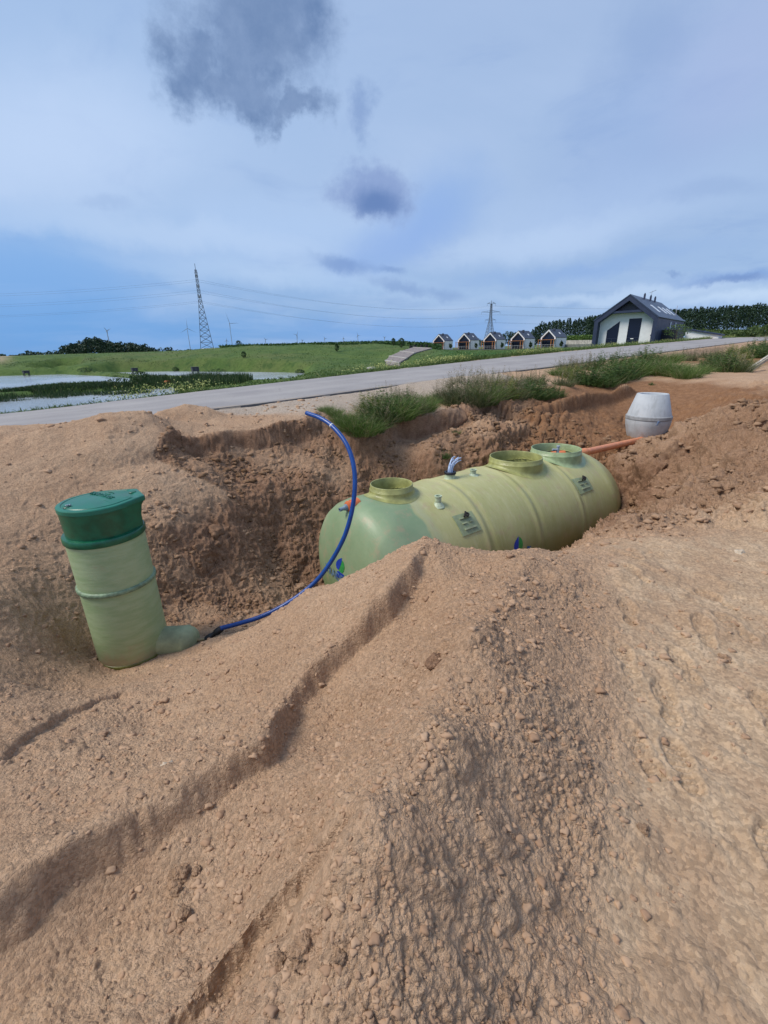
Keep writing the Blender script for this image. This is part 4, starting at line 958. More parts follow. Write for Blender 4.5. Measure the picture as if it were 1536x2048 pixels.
    cu = bpy.data.curves.new('t', 'FONT'); cu.body = 'TRAIDENIS'; cu.size = .088; cu.extrude = .006; cu.bevel_depth = .001; cu.align_x = 'CENTER'
    ob = bpy.data.objects.new('t', cu); COL.objects.link(ob); dg = bpy.context.evaluated_depsgraph_get(); me = bpy.data.meshes.new_from_object(ob.evaluated_get(dg)); bpy.data.objects.remove(ob)
    a = plane(175, 989); b = plane(223, 1002); an = math.atan2((b-a).y, (b-a).x); mid = (a+b)/2
    M = Matrix.Translation((mid.x, mid.y, zl+.020))@Matrix.Rotation(an, 4, 'Z')
    mesh_np('embossed_lettering', [M@v.co for v in me.vertices], [list(p.vertices) for p in me.polygons], gl, lid)
    m = MB()   # embossed emblem: two thin curved strokes above the word
    for s, k in ((1, .0), (-1, .02)):
        P = [M@Vector((.055*math.cos(t)*1.0+.0, .115+s*.010+.022*math.sin(t)*s, .002)) for t in np.linspace(.3, 2.8, 12)]
        m.tube(P, .004, 6)
    m.build('embossed_emblem', gl, lid, True)
    # outlet dome and threaded nipple at the foot
    c = Vector(at_y(338, 1281, base.y+.02))-base; e = Vector(at_y(404, 1268, base.y+.04))-base; c.z = e.z = (c.z+e.z)/2-.05
    ax = (e-c).normalized(); p0 = Vector((0, 0, c.z)); ax = Vector((e.x, e.y, 0)).normalized(); L = Vector((e.x, e.y, 0)).length-.07
    M = Matrix.Translation((0, 0, c.z))@ax.to_track_quat('Z', 'Y').to_matrix().to_4x4(); m = MB(); q = .185
    m.lathe([(q,.25),(q+.002,L-.16),(q+.006,L-.13),(q+.006,L-.11),(q-.004,L-.10),(q-.025,L-.05),(q-.06,L-.015),(q-.11,L),(0,L+.004)], 56, M)
    dm = simple('dusty laminate', (.30,.33,.19), .75, .25, 5, .001); m.build('outlet_dome', dm, root, auto=60)
    global PUMP_END; PUMP_END = base+Vector((0, 0, c.z))+ax*L
    n0 = Vector((0, 0, c.z))+ax*(L-.01); n1 = n0+Vector(ax)*.13+Vector((0, 0, .012)); m = MB(); m.bar(n0, n1, .018, 16)
    m.build('nipple', simple('brass nipple', (.30,.23,.12), .5, .2), root, auto=40); PUMP_END = base+n1
    return root

def make_hose():
    P0 = PUMP_END
    pts = [(440,1257,P0.y+.02),(478,1247,4.72),(520,1234,4.80),(562,1214,4.88),(602,1188,4.96),(636,1158,5.02),(664,1120,5.06),(688,1075,5.08),(702,1030,5.10),(709,985,5.15),(709,945,5.22),(702,910,5.32),(688,880,5.45),(664,852,5.62),(640,836,5.78),(613,826,5.95)]
    W = [Vector(at_y(*p)) for p in pts]; W = catmull(W, 8); root = empty('water_hose', W[0], 0, 'stiff blue water hose curving up from the pump shaft past the tank', 'hose')
    W = [w-W[0] for w in W] if False else [w-root.location for w in W]
    bl = simple('blue polyethylene', (.004,.055,.26), .32, .12, 10, spec=.5); m = MB(); m.tube(W, .0285, 20)
    hz = m.build('pipe', bl, root, True)
    m = MB(); q0 = W[-1]; dd = (W[-1]-W[-2]).normalized(); m.bar(q0+dd*.001, q0+dd*.002, .0235, 18); m.build('open_end', simple('dark bore', (.01,.01,.015), .8), hz)
    blk = simple('black fitting', (.012,.013,.016), .5, .2, 20)
    s = P0-root.location-((W[0]-(P0-root.location)).normalized()*.02); e = W[0]+(W[1]-W[0]).normalized()*.03; m = MB(); d = (e-s)
    M = Matrix.Translation(s)@d.to_track_quat('Z', 'Y').to_matrix().to_4x4(); L = d.length
    m.lathe([(0,0),(.030,0),(.040,.01),(.042,.3*L),(.036,.34*L),(.031,.4*L),(.031,.55*L),(.040,.6*L),(.043,.66*L),(.043,.9*L),(.034,.98*L),(0,L)], 14, M); m.build('coupling', blk, root, auto=30)
    # white tape round the pipe
    i = int(len(W)*.865); d = (W[i+1]-W[i]).normalized(); m = MB(); m.bar(W[i], W[i]+d*.018, .030, 18); m.build('tape', simple('white tape', (.6,.63,.68), .5), root, auto=40)
    return root

# ================================================================ CONCRETE SHAFT, DRAIN
def make_well():
    cz = -1.22; c = at_z(1306, 787, cz); z0 = -2.78; base = Vector((c[0], c[1], z0)); h = cz-z0
    root = empty('concrete_manhole', base, .4, 'pale grey concrete manhole shaft with a cone top in the brown soil behind the tank', 'manhole shaft')
    m, T, b = material('cast concrete', (.4,.42,.45), .8, spec=.3); co = T.new('ShaderNodeTexCoord').outputs['Object']
    n1 = T.noise(co, 3, 6, .65); n2 = T.noise(co, 45, 4, .7); sp = T.new('ShaderNodeSeparateXYZ'); T.put(sp.inputs[0], co)
    cc = T.mix(T.ramp(n1, .3, .7), (.40,.43,.455), (.49,.515,.54)); cc = T.mix(T.ramp(n2, .66, .74, 0, .6), cc, (.2,.21,.22)); cc = T.mix(T.ramp(n1, .6, .75, 0, .3), cc, (.52,.53,.53))
    cc = T.mix(T.math('MULTIPLY', T.ramp(T.math('ADD', sp.outputs[2], T.math('MULTIPLY', T.math('SUBTRACT', n1, .5), 1.1)), .75, .25), .6), cc, (.30,.19,.12))
    st_ = T.new('ShaderNodeMapping'); T.put(st_.inputs[0], co); st_.inputs['Scale'].default_value = (7, 7, .7); cc = T.mix(T.math('MULTIPLY', T.ramp(T.noise(st_.outputs[0], 1.5, 4, .6), .5, .7), .4), cc, (.27,.28,.28))
    T.put(b.inputs['Base Color'], cc); T.put(b.inputs['Normal'], T.bump(n2, .006))
    c2 = simple('darker ring concrete', (.29,.30,.31), .85, .2, 8, .006)
    w = .545; t = .375
    M = Matrix.Rotation(.1, 4, 'X')
    q = MB(); q.lathe([(t-.10,h-.5),(t-.09,h-.03),(t-.08,h-.01),(t-.06,h),(t-.012,h),(t,h-.012),(w-.025,h-.52),(w-.01,h-.58),(w-.03,h-.585)], 72)
    q.build('cone', m, root, auto=35)
    q = MB(); q.lathe([(w-.02,h-.55),(w+.002,h-.56),(w+.010,h-.57),(w+.012,h-.645),(w+.004,h-.655),(w-.03,h-.657)], 72); q.build('joint_ring', c2, root, auto=35)
    q = MB(); q.lathe([(w-.03,h-.655),(w-.002,h-.662),(w,h-.70),(w-.012,h-.80),(w-.06,h-1.0),(w-.12,h-1.2),(w-.18,h-1.4),(w-.26,0-.3)], 72); q.build('base_ring', m, root, auto=50)
    # wire sling end
    q = MB(); p = Vector((math.cos(-1.7-.4)*(w+.02), math.sin(-1.7-.4)*(w+.02), h-.65))
    for dx, dz in ((-.07,-.1),(-.01,-.1),(.04,-.04),(.06,-.02)): q.tube(catmull([p, p+Vector((dx*.4, -.02, dz*.4)), p+Vector((dx, -.015, dz))], 4), .008, 6)
    q.build('wire_sling', simple('blue grey wire', (.12,.2,.36), .6), root, True)
    return root, base
def make_drain(base):
    a = Vector(at_z(1158, 908, -2.20)); b = Vector((base.x-.52, base.y-.18, 0)); e = Vector(at_y(1283, 879, base.y-.35))
    s = Vector(at_y(1150, 909, 9.35)); e = Vector(at_y(1285, 879, base.y-.30))
    root = empty('drain_pipe', s, 0, 'orange plastic drain pipe running from the tank to the concrete manhole', 'pipe')
    om = simple('orange sewer pipe', (.64,.24,.11), .42, .14, 5); d = e-s; mid = d*.12+Vector((0, 0, .0))
    m = MB(); m.bar(d*.0, d, .078, 28); m.build('pipe', om, root, auto=40)
    m = MB(); M = d.to_track_quat('Z', 'Y').to_matrix().to_4x4(); L = d.length; m.lathe([(.075,-.02),(.092,0),(.092,.085*L),(.098,.09*L),(.098,.125*L),(.090,.13*L),(.077,.14*L)], 28, M); m.build('socket', simple('orange sewer socket', (.68,.25,.10), .4, .1), root, auto=35)
    m = MB(); m.lathe([(.07,L-.03),(.094,L-.03),(.094,L+.02),(.07,L+.02)], 28, M); m.build('seal', simple('black seal', (.02,.02,.02), .6), root, auto=35)
def make_small():
    # black cable stub rising out of a red sleeve
    p0 = Vector(at_y(1345, 880, 13.5)); p1 = Vector(at_y(1351, 857, 13.5)); p2 = Vector(at_y(1360, 838, 13.5)); p3 = Vector(at_y(1368, 824, 13.5))
    r = empty('cable_stub', p0, 0, 'black cable stub sticking up out of a red sleeve beside the concrete manhole', 'cable')
    m = MB(); m.tube([v-p0 for v in catmull([p0, p1, p2, p3], 5)], .032, 10); m.build('cable', simple('black cable jacket', (.01,.01,.012), .6), r, True)
    m = MB(); m.bar(Vector((-.10, 0, -.25)), p1-p0, .10, 12, .04); m.build('red_sleeve', simple('red sleeve', (.34,.04,.03), .5), r, True)
    # timber leaning on the bank at the right edge
    a = hit(1494, 744)+Vector((0, 0, .02)); b = Vector(at_y(1575, 690, a.y+1.6)); d = (b-a); L = d.length
    r = empty('timber_plank', a, 0, 'weathered grey timber leaning on the soil bank at the right edge', 'timber')
    M = d.to_track_quat('X', 'Z').to_matrix().to_4x4(); wd = simple('weathered wood', (.36,.31,.24), .85, .3, 4, .01)
    m = MB(); m.box(-.1, -.09, -.06, L, .09, .06, M); o = m.build('plank', wd, r, bevel=.01)
    m = MB(); m.box(-.02, -.03, .064, L, .05, .10, M); m.build('batten', simple('pale wood', (.45,.41,.34), .8, .25, 6), r, bevel=.005)
# ================================================================ VEGETATION
def leaf_mat(name, cols, rough=.6, trans=.25):
    m, T, b = material(name, cols[0], rough, spec=.3); t = T.attr('tint')
    c = T.mix(T.ramp(t, 0, .35), cols[0], cols[1]); c = T.mix(T.ramp(t, .35, .75), c, cols[2])
    if len(cols) > 3: c = T.mix(T.ramp(t, .9, .92), c, cols[3])
    T.put(b.inputs['Base Color'], c)
    tr = T.new('ShaderNodeBsdfTranslucent'); T.put(tr.inputs['Color'], c); mx = T.new('ShaderNodeMixShader'); mx.inputs[0].default_value = trans
    out = m.node_tree.nodes['Material Output']; T.l.new(b.outputs[0], mx.inputs[1]); T.l.new(tr.outputs[0], mx.inputs[2]); T.l.new(mx.outputs[0], out.inputs[0])
    return m
class Leaves:
    """collects many thin bent blades / leaves as one numpy mesh"""
    def __init__(s): s.V = []; s.F = []; s.T = []; s.b = 0
    def blades(s, B, D, L, W, bend, tint, segs=2):
        """B base (n,3), D unit direction, L length, W width, bend droop vector scale"""
        n = len(B); L = np.broadcast_to(L, n); W = np.broadcast_to(W, n); bend = np.broadcast_to(bend, n)
        side = np.cross(D, RNG.normal(size=(n, 3))); side /= np.linalg.norm(side, axis=1, keepdims=True)+1e-9
        out = []; horiz = D.copy(); horiz[:, 2] = 0
        rnd = RNG.normal(size=(n, 3)); rnd[:, 2] = 0; hz = horiz+.3*rnd; hz /= np.linalg.norm(hz, axis=1, keepdims=True)+1e-9
        for k in range(segs+1):
            t = k/segs; c = B+D*(L*t)[:, None]+hz*(bend*L*t*t)[:, None]; c[:, 2] -= bend*L*t*t*.6
            w = W*(1-t)**.7*(.6+.8*t*(1-t)*2) if k < segs else None
            if k < segs: out += [c-side*(w/2)[:, None], c+side*(w/2)[:, None]]
            else: out += [c]
        m = 2*segs+1; V = np.stack(out, 1).reshape(-1, 3); I = (np.arange(n)*m)[:, None]+s.b
        for k in range(segs-1):
            s.F.append(np.concatenate([I+2*k, I+2*k+1, I+2*k+3], 1)); s.F.append(np.concatenate([I+2*k, I+2*k+3, I+2*k+2], 1))
        s.F.append(np.concatenate([I+2*segs-2, I+2*segs-1, I+2*segs], 1))
        s.V.append(V); s.T.append(np.repeat(np.broadcast_to(tint, n), m)); s.b += n*m
    def quads(s, C, size, tint, flat=0.0, elong=1.0):
        n = len(C); size = np.broadcast_to(size, n)
        a = RNG.normal(size=(n, 3)); a /= np.linalg.norm(a, axis=1, keepdims=True)
        b = np.cross(a, RNG.normal(size=(n, 3))); b /= np.linalg.norm(b, axis=1, keepdims=True)+1e-9
        a = a*(size*elong)[:, None]/2; b = b*size[:, None]/2
        V = np.stack([C-a, C+b*.7, C+a, C-b*.7], 1).reshape(-1, 3); I = (np.arange(n)*4)[:, None]+s.b
        s.F += [np.concatenate([I, I+1, I+2], 1), np.concatenate([I, I+2, I+3], 1)]
        s.V.append(V); s.T.append(np.repeat(np.broadcast_to(tint, n), 4)); s.b += n*4
    def mesh(s, name, mat, parent=None):
        o = mesh_np(name, np.concatenate(s.V), np.concatenate(s.F), mat, parent)
        a = o.data.attributes.new('tint', 'FLOAT', 'POINT'); a.data.foreach_set('value', np.concatenate(s.T).astype(np.float32)); return o
def U(n, a=0., b=1.): return RNG.uniform(a, b, n)
def updir(n, spread):
    d = np.stack([RNG.normal(0, spread, n), RNG.normal(0, spread, n), np.ones(n)], 1); return d/np.linalg.norm(d, axis=1, keepdims=True)
def weed(kind, seed):
    """one clump about 1 m tall: 0 leafy dark, 1 feathery, 2 grassy, 3 yellowish"""
    S = Leaves(); L = Leaves(); ns = [30, 32, 14, 28][kind]
    for i in range(ns):
        r = .34*math.sqrt(random.random()); a = random.random()*6.28; b = np.array([r*math.cos(a), r*math.sin(a), -.03])
        h = random.uniform(.5, 1.0)*(1-.35*r/.34); d = np.array([b[0]*.9+random.gauss(0, .12), b[1]*.9+random.gauss(0, .12), 1]); d /= np.linalg.norm(d)
        S.blades(b[None], d[None], h, .010, .10, U(1)*.4, 3)
        n = [44, 52, 14, 42][kind]; t = np.sort(U(n, .08, 1.0)); P = b+d*(h*t)[:, None]; hz = np.array([d[0], d[1], 0]); P = P+hz*(.1*h*t*t)[:, None]
        an = U(n, 0, 6.28); up = U(n, .1, .9) if kind != 1 else U(n, .6, 1.4)
        D = np.stack([np.cos(an), np.sin(an), up], 1); D /= np.linalg.norm(D, axis=1, keepdims=True)
        ln = [.10, .065, .13, .085][kind]*(1.15-.7*t)*U(n, .6, 1.3)
        tn = np.clip(U(n, 0, .8)+(.25 if kind == 3 else 0), 0, .85)
        L.blades(P, D, ln, ln*[.34, .20, .10, .3][kind], .5, tn, 2)
        if kind in (1, 3) or random.random() < .25:   # loose seed heads
            m = 26; t = U(m, .78, 1.08); P = b+d*(h*t)[:, None]+RNG.normal(0, .018, (m, 3)); L.quads(P, U(m, .008, .02), U(m, .93, 1), elong=1.8)
    n = [420, 700, 1100, 450][kind]; r = .42*np.sqrt(U(n)); a = U(n, 0, 6.28); B = np.stack([r*np.cos(a), r*np.sin(a), np.full(n, -.03)], 1)
    D = np.stack([B[:, 0]*.9+RNG.normal(0, .25, n), B[:, 1]*.9+RNG.normal(0, .25, n), np.ones(n)], 1); D /= np.linalg.norm(D, axis=1, keepdims=True)
    L.blades(B, D, U(n, .18, .62)*(1.0 if kind != 2 else 1.25), U(n, .007, .014), U(n, .1, .6), np.where(U(n) < .12, .95, U(n, 0, .85)), 3)
    return S, L
def make_weeds():
    lm = [leaf_mat('dark weed leaf', [(.040,.078,.020),(.070,.128,.030),(.120,.185,.048),(.34,.29,.16)]),
          leaf_mat('olive weed leaf', [(.062,.088,.034),(.105,.132,.055),(.165,.180,.080),(.34,.27,.18)]),
          leaf_mat('grass leaf', [(.062,.112,.022),(.100,.172,.036),(.155,.235,.060),(.38,.33,.18)]),
          leaf_mat('yellow green leaf', [(.065,.100,.018),(.110,.155,.026),(.175,.200,.045),(.38,.33,.13)])]
    sm = leaf_mat('weed stem', [(.08,.10,.04),(.12,.12,.05),(.16,.13,.07)])
    protos = []
    for v in range(8):
        k = v % 4; S, L = weed(k, v); r = empty('weed_clump', (0, 0, 0)); S.mesh('stem', sm, r); L.mesh('foliage', lm[k], r); protos.append(r)
    used = set()
    def put(px, py, hpx, k, label, group, dz=0.0, wide=1.0):
        p = hit(px, py); dist = Vector(ray(px, py)).length; dist = p.length; h = hpx*dist/FPX/Vector(ray(px, py)).length*1.0
        k = k+4*random.randint(0, 1)
        if k not in used: o = protos[k]; used.add(k)
        else: o = copy_tree(protos[k])
        o.location = p+Vector((0, 0, dz)); s = h/.95; o.scale = (s*wide*random.uniform(1.0, 1.3), s*wide*random.uniform(1.0, 1.3), s); o.rotation_euler = (0, 0, random.random()*6.28)
        tag(o, label, 'weeds', group); return o
    A = [(652,824,26,2),(668,832,34,2),(688,846,46,2),(706,858,58,2),(722,868,66,2),(738,864,62,0),(752,850,74,1),(766,842,84,0),(784,836,86,2),(800,836,76,0),(822,828,66,1),(842,822,56,2),(856,806,36,2),(775,815,60,1),(810,806,50,1),(740,828,56,3)]
    for px, py, h, k in A: put(px, py, h, k, 'green weeds in the tuft nearest the blue hose, above the broken edge of the pit', 'weeds above the pit edge beside the blue hose', wide=.9)
    B = [(890,802,52,1),(906,806,70,1),(924,810,82,1),(944,810,84,1),(964,806,76,2),(984,800,70,1),(1004,798,62,3),(1026,798,60,1),(1048,797,56,0),(1070,797,60,0),(1092,796,46,0),(1112,795,34,0),(930,780,60,1),(980,775,55,1),(1030,772,46,1),(1070,768,44,1)]
    for px, py, h, k in B: put(px, py, h, k, 'olive green weeds in the middle of the bank, between the two sandy gaps', 'weeds in the middle of the bank', wide=.9)
    Cc = [(1140,756,34,3),(1158,764,46,3),(1178,770,58,0),(1200,772,56,0),(1222,764,60,0),(1243,758,62,0),(1263,752,58,2),(1284,748,60,0),(1306,748,58,2),(1328,750,56,2),(1350,752,50,2),(1372,756,46,2),(1392,748,38,2),(1200,742,50,0),(1240,732,44,0),(1290,728,48,0),(1335,726,42,2),(1375,722,38,1),(1170,740,46,1),(1128,772,40,1),(1138,742,40,1),(1120,752,34,2),(1415,738,36,0),(1436,738,44,0)]
    for px, py, h, k in Cc: put(px, py, h, k, 'dense green weeds on the bank behind the concrete manhole, below the road', 'weeds behind the concrete manhole', wide=.95)
    Dd = [(1452,744,58,0),(1472,744,54,1),(1484,736,44,3),(1508,716,42,0),(1532,712,48,0),(1550,706,50,1),(1440,722,40,1),(1462,718,40,3),(1485,714,38,2),(1505,708,38,0),(1528,704,40,1),(1420,716,30,1)]
    for px, py, h, k in Dd: put(px, py, h, k, 'weeds at the right edge of the photo, around the leaning timber', 'weeds beside the leaning timber')
    put(890, 916, 20, 0, 'small green tuft growing on the pit wall above the blue hose bundle', None); put(762, 938, 14, 2, 'tiny green tuft on the pit wall left of the hose bundle', None)
    put(912, 868, 16, 2, 'pale green sprig high on the pit wall below the middle weeds', None); put(1215, 772, 12, 0, 'small dark sprig alone on the sand behind the manhole', None, wide=.8) if False else None
    put(1303, 771, 10, 0, 'small dark sprig alone on the sand behind the manhole', None)
    for i, p in enumerate(protos):
        if i not in used:
            for ch in list(p.children): bpy.data.objects.remove(ch)
            bpy.data.objects.remove(p)
def inpoly_pts(poly_px, z, n):
    P = [tuple(at_z(a, b, z)[:2]) for a, b in poly_px]; P = np.array(P); lo, hi = P.min(0), P.max(0); out = []
    while sum(map(len, out)) < n:
        q = RNG.uniform(lo, hi, (n*3, 2)); out.append(q[poly_sd(q[:, 0], q[:, 1], [tuple(p) for p in P]) < 0])
    return np.concatenate(out)[:n]
def make_reeds():
    m = leaf_mat('reed leaf', [(.018,.040,.014),(.032,.066,.020),(.060,.105,.030),(.16,.15,.08)])
    L = Leaves()
    for poly, n, h, tl, clump in [
        ([(-80,792),(0,785),(45,777),(110,773),(190,768),(262,768),(300,767),(318,772),(300,781),(230,785),(100,792),(0,799),(-80,803)], 16000, (.22,.52), (0,.55), .5),
        ([(262,761),(300,758),(330,760),(345,768),(330,774),(300,772),(262,768)], 3500, (.4,.95), (.1,.7), .6),
        ([(345,764),(400,756),(440,757),(490,760),(508,768),(480,776),(400,780),(350,782)], 8000, (.3,.95), (.1,.75), .8),
        ([(190,752),(230,750.5),(262,753),(300,757),(262,760)], 1500, (.1,.25), (.3,.8), .5),
        ([(10,745),(130,741),(300,739.5),(500,740.5),(606,742),(606,744),(500,742.6),(300,741.8),(130,743),(10,747)], 5000, (.06,.22), (0,.5), .7)]:
        q = inpoly_pts(poly, -2.8, n); k = fbm(q[:, 0]*.4, q[:, 1]*.4, 3, 6); q = q[k > -.45*clump]; k = fbm(q[:, 0]*.25, q[:, 1]*.25, 3, 16); n = len(q)
        z = H(q[:, 0], q[:, 1]); z = np.maximum(z, WATER_Z-.1); hh = U(n, *h)*(1+.8*k)
        L.blades(np.stack([q[:, 0], q[:, 1], z-.05], 1), updir(n, .12), hh, .04+.04*U(n), U(n, .02, .25), np.where(U(n) < .06, .95, U(n, *tl)), 3)
    o = L.mesh('reeds', m); tag(o, 'dark green reed beds standing along the pond banks', 'reeds', kind='stuff')
    # turf tufts on the embankment and on the level ground
    m = leaf_mat('turf blade', [(.050,.095,.020),(.075,.135,.028),(.110,.170,.040),(.22,.22,.09)]); L = Leaves()
    n = 60000; a = np.radians(U(n, -44, 44)); r = np.exp(U(n, math.log(30), math.log(135))); x = r*np.sin(a); y = r*np.cos(a); t = road_t(x, y)
    k = (t > RW+.8); x, y = x[k], y[k]; wd = np.full(x.shape, 1e9)
    for P in PONDS: wd = np.minimum(wd, poly_sd(x, y, P))
    k = (wd > .4)&(fbm(x*.3, y*.3, 3, 8)+.3*fbm(x*1.5, y*1.5, 2, 8) > -.1); x, y = x[k], y[k]; n = len(x)
    k = fbm(x*.12, y*.12, 2, 9); L.blades(np.stack([x, y, H(x, y)-.05], 1), updir(n, .35), U(n, .12, .40)*(1+.5*k), U(n, .05, .12), .4, np.where(U(n) < .05, .95, U(n, 0, .85)), 2)
    o = L.mesh('grass', m); tag(o, 'rough green turf covering the embankment and the ground beyond the road', 'grass', kind='stuff')
def make_verge():
    m = leaf_mat('verge leaf', [(.045,.085,.020),(.080,.140,.032),(.130,.185,.055),(.50,.52,.18)], trans=.2)
    L = Leaves(); n = 15000; s = np.where(U(n) < .6, U(n, -4, 40), U(n, 40, 125)); t = RW+.25+np.abs(RNG.normal(0, 1.0, n))
    wr = sstep(20, 34, s); keep0 = (s > 22) | (U(n) < .7); s, t, wr = s[keep0], t[keep0], wr[keep0]; n = len(s); t = np.where(U(n) < wr*.5, t*1+U(n, 0, 5), t)
    dens = fbm(s*.35, t*.8, 3, 9); keep = dens > -.22; s, t = s[keep], t[keep]; dens = dens[keep]; n = len(s)
    x = (s-t)/S2-7.7; y = (s+t)/S2+7.7; z = H(x, y); h = (U(n, .12, .38)*(1.0+.7*dens))*(.7+.8*sstep(10, 34, s))
    B = np.stack([x, y, z-.03], 1)
    for rep in range(3):
        L.blades(B+RNG.normal(0, .05, (n, 3))*[1, 1, 0], updir(n, .35), h*U(n, .6, 1.1), U(n, .02, .05), U(n, .1, .7), U(n, 0, .85), 3)
    # leafy tops and pale yellow flower heads in drifts
    fl = (fbm(s*.22, t*.2, 2, 21) > .02) & (U(n) < .35); F = B[fl]; m_ = len(F)
    for rep in range(7):
        L.quads(F+RNG.normal(0, .11, (m_, 3))*[1, 1, .7]+np.array([0, 0, .36])*U(m_, .5, 1.15)[:, None], U(m_, .04, .085), np.where(U(m_) < .55, U(m_, .95, 1), U(m_, .4, .85)))
    o = L.mesh('verge_plants', m); tag(o, 'wild plants and pale yellow flowers along the far edge of the road', 'verge plants', kind='stuff')
def tree_crown(L, base, h, w, n, tone=(0, .7), shape='pine', size=.5):
    t = U(n)**.8; rr = (1-t)**.45*np.minimum(1, t*6+.35) if shape == 'pine' else np.sqrt(np.maximum(.05, 1-(2*t-1)**2))
    lay = .75+.35*np.sin(t*28+U(1)*6) if shape == 'pine' else 1
    a = U(n, 0, 6.28); r = w/2*rr*lay*np.sqrt(U(n, .25, 1)); z = base[2]+h*(.18+.82*t) if shape == 'pine' else base[2]+h*(.25+.75*t)
    C = np.stack([base[0]+r*np.cos(a), base[1]+r*np.sin(a), z], 1)
    k = fbm(C[:, 0]*.9+C[:, 2], C[:, 1]*.9-C[:, 2], 2, 3)
    C = C[k > -.28] if shape != 'pine' else C; n = len(C)
    tt = np.clip(U(n, *tone)*.6+.4*(tone[0]+(tone[1]-tone[0])*np.clip(.5+.8*fbm(C[:, 0]*.6, C[:, 2]*.6, 2, 5), 0, 1)), 0, .88)
    L.quads(C, U(n, .6, 1.3)*size, tt, elong=1.6)
def make_forest():
    m = leaf_mat('far needle foliage', [(.014,.034,.020),(.024,.052,.028),(.044,.080,.036),(.06,.09,.03)], trans=.05)
    tk = simple('pine bark', (.12,.08,.055), .9)
    def wood(name, tops, Y, rows, w, h0, n, label, base_drop=0, size=.8, shape='pine', tone=(0, .8)):
        L = Leaves(); T = MB(); X0 = [p[0] for p in tops]; Z0 = [p[1] for p in tops]
        for r in range(rows):
            yy = Y*(1+.03*r); px = tops[0][0]
            while px < tops[-1][0]:
                pt = np.interp(px, X0, Z0)+(random.uniform(-1.5, 5)+3.5*math.sin(px*.071+r)*math.sin(px*.023)+(random.random()<.12)*-3)*(.7 if r else 1)
                top = at_y(px, pt, yy*random.uniform(.99, 1.02)); h = h0*random.uniform(.9, 1.1)
                tree_crown(L, (top[0], top[1], top[2]-h), h, w*random.uniform(.7, 1.5), int(n*.8), tone, shape, size)
                if r == 0: T.bar((top[0], top[1], top[2]-h-3), (top[0], top[1], top[2]-h*.3), .22, 4, .1)
                px += w*FPX*1.07/yy*random.uniform(.25, .62)
        # floor of the wood closes the view under the crowns
        r0 = empty(name, (0, 0, 0)) if False else None
        o = L.mesh(name, m); tag(o, label, 'wood', kind='stuff'); o.data.materials.append(tk)
        me = o.data; V = np.array(T.v) if T.v else None
        return o
    wood('pine_wood', [(1180,634),(1210,630),(1300,622),(1350,620),(1400,616),(1450,614),(1500,611),(1560,606)], 300, 4, 4.6, 17, 270, 'dark pine wood on the skyline behind the big house', size=.7)
    wood('pine_wood', [(1066,660),(1078,648),(1110,643),(1150,638),(1200,632)], 330, 3, 4.2, 15, 230, 'dark pine wood on the skyline between the cottages and the big house', size=.72)
    wood('tree_belt', [(930,691),(950,680),(985,674),(1010,668),(1026,660),(1040,662),(1050,670),(1075,668)], 330, 2, 5.5, 10, 110, 'low dark tree belt behind the row of cottages', size=1.0, shape='round', tone=(.1, .9))
    wood('broadleaf_wood', [(126,694),(140,688),(160,686),(175,679),(195,676),(205,681),(230,685),(260,687),(290,691),(308,698)], 210, 4, 4.5, 9, 170, 'dark green wood on the skyline left of the tall pylon', size=.75, shape='round', tone=(0, .75))
    wood('tree_belt', [(308,702),(340,697),(360,699),(400,699),(440,696),(480,696)], 260, 1, 4, 4, 60, 'thin low tree belt behind the foot of the tall pylon', size=.8, shape='round')
    wood('distant_woods', [(-60,706),(0,708),(20,711),(50,707),(90,705),(105,701),(126,702)], 600, 2, 9, 12, 80, 'far hazy woods at the left end of the horizon', size=2.0, shape='round', tone=(.3, .9))
    # field crop along the top of the embankment
    L = Leaves(); n = 9000; px = U(n, 440, 880); Y = U(n, 104, 125)
    top = np.interp(px, [440,500,620,750,800,850,880], [692,690,687,683.5,683.5,686,690]); P = np.array([at_y(a, b, c) for a, b, c in zip(px, top, Y)])
    n = len(P); L.quads(P+np.stack([RNG.normal(0, .2, n), RNG.normal(0, .2, n), U(n, -1.5, .1)], 1), U(n, .35, .6), U(n, .1, .85), elong=1.6)
    o = L.mesh('field_crop', leaf_mat('crop leaf', [(.020,.055,.014),(.035,.085,.020),(.060,.115,.028)])); tag(o, 'dark green field crop along the top of the embankment', 'crop', kind='stuff')
    L = Leaves(); n = 7000; px = U(n, 1125, 1240); Y = U(n, 125, 150); top = np.interp(px, [1125,1240], [672,670]); P = np.array([at_y(a, b, c) for a, b, c in zip(px, top, Y)])
    L.quads(P+np.stack([RNG.normal(0, .2, n), RNG.normal(0, .2, n), -U(n, 0, 1.7)], 1), U(n, .35, .6), U(n, .3, .88), elong=1.6)
    o = L.mesh('hedge', leaf_mat('hedge leaf', [(.05,.10,.02),(.075,.14,.028),(.12,.19,.04)])); tag(o, 'bright green clipped hedge between the last cottage and the big house', 'hedge')
    # bushes on the right skyline past the house
    L = Leaves()
    for i in range(34):
        px = 1395+i*5+random.uniform(-3, 3); p = at_y(px, 672-(px-1395)*.06, 118*random.uniform(.95, 1.1)); tree_crown(L, (p[0], p[1], p[2]-1.6), random.uniform(2.0, 3.4), 3.0, 130, (.2, .9), 'round', .45)
    o = L.mesh('scrub', leaf_mat('scrub leaf', [(.035,.062,.018),(.055,.095,.024),(.10,.14,.04)])); tag(o, 'low green scrub between the road and the pine wood on the right', 'scrub', kind='stuff')
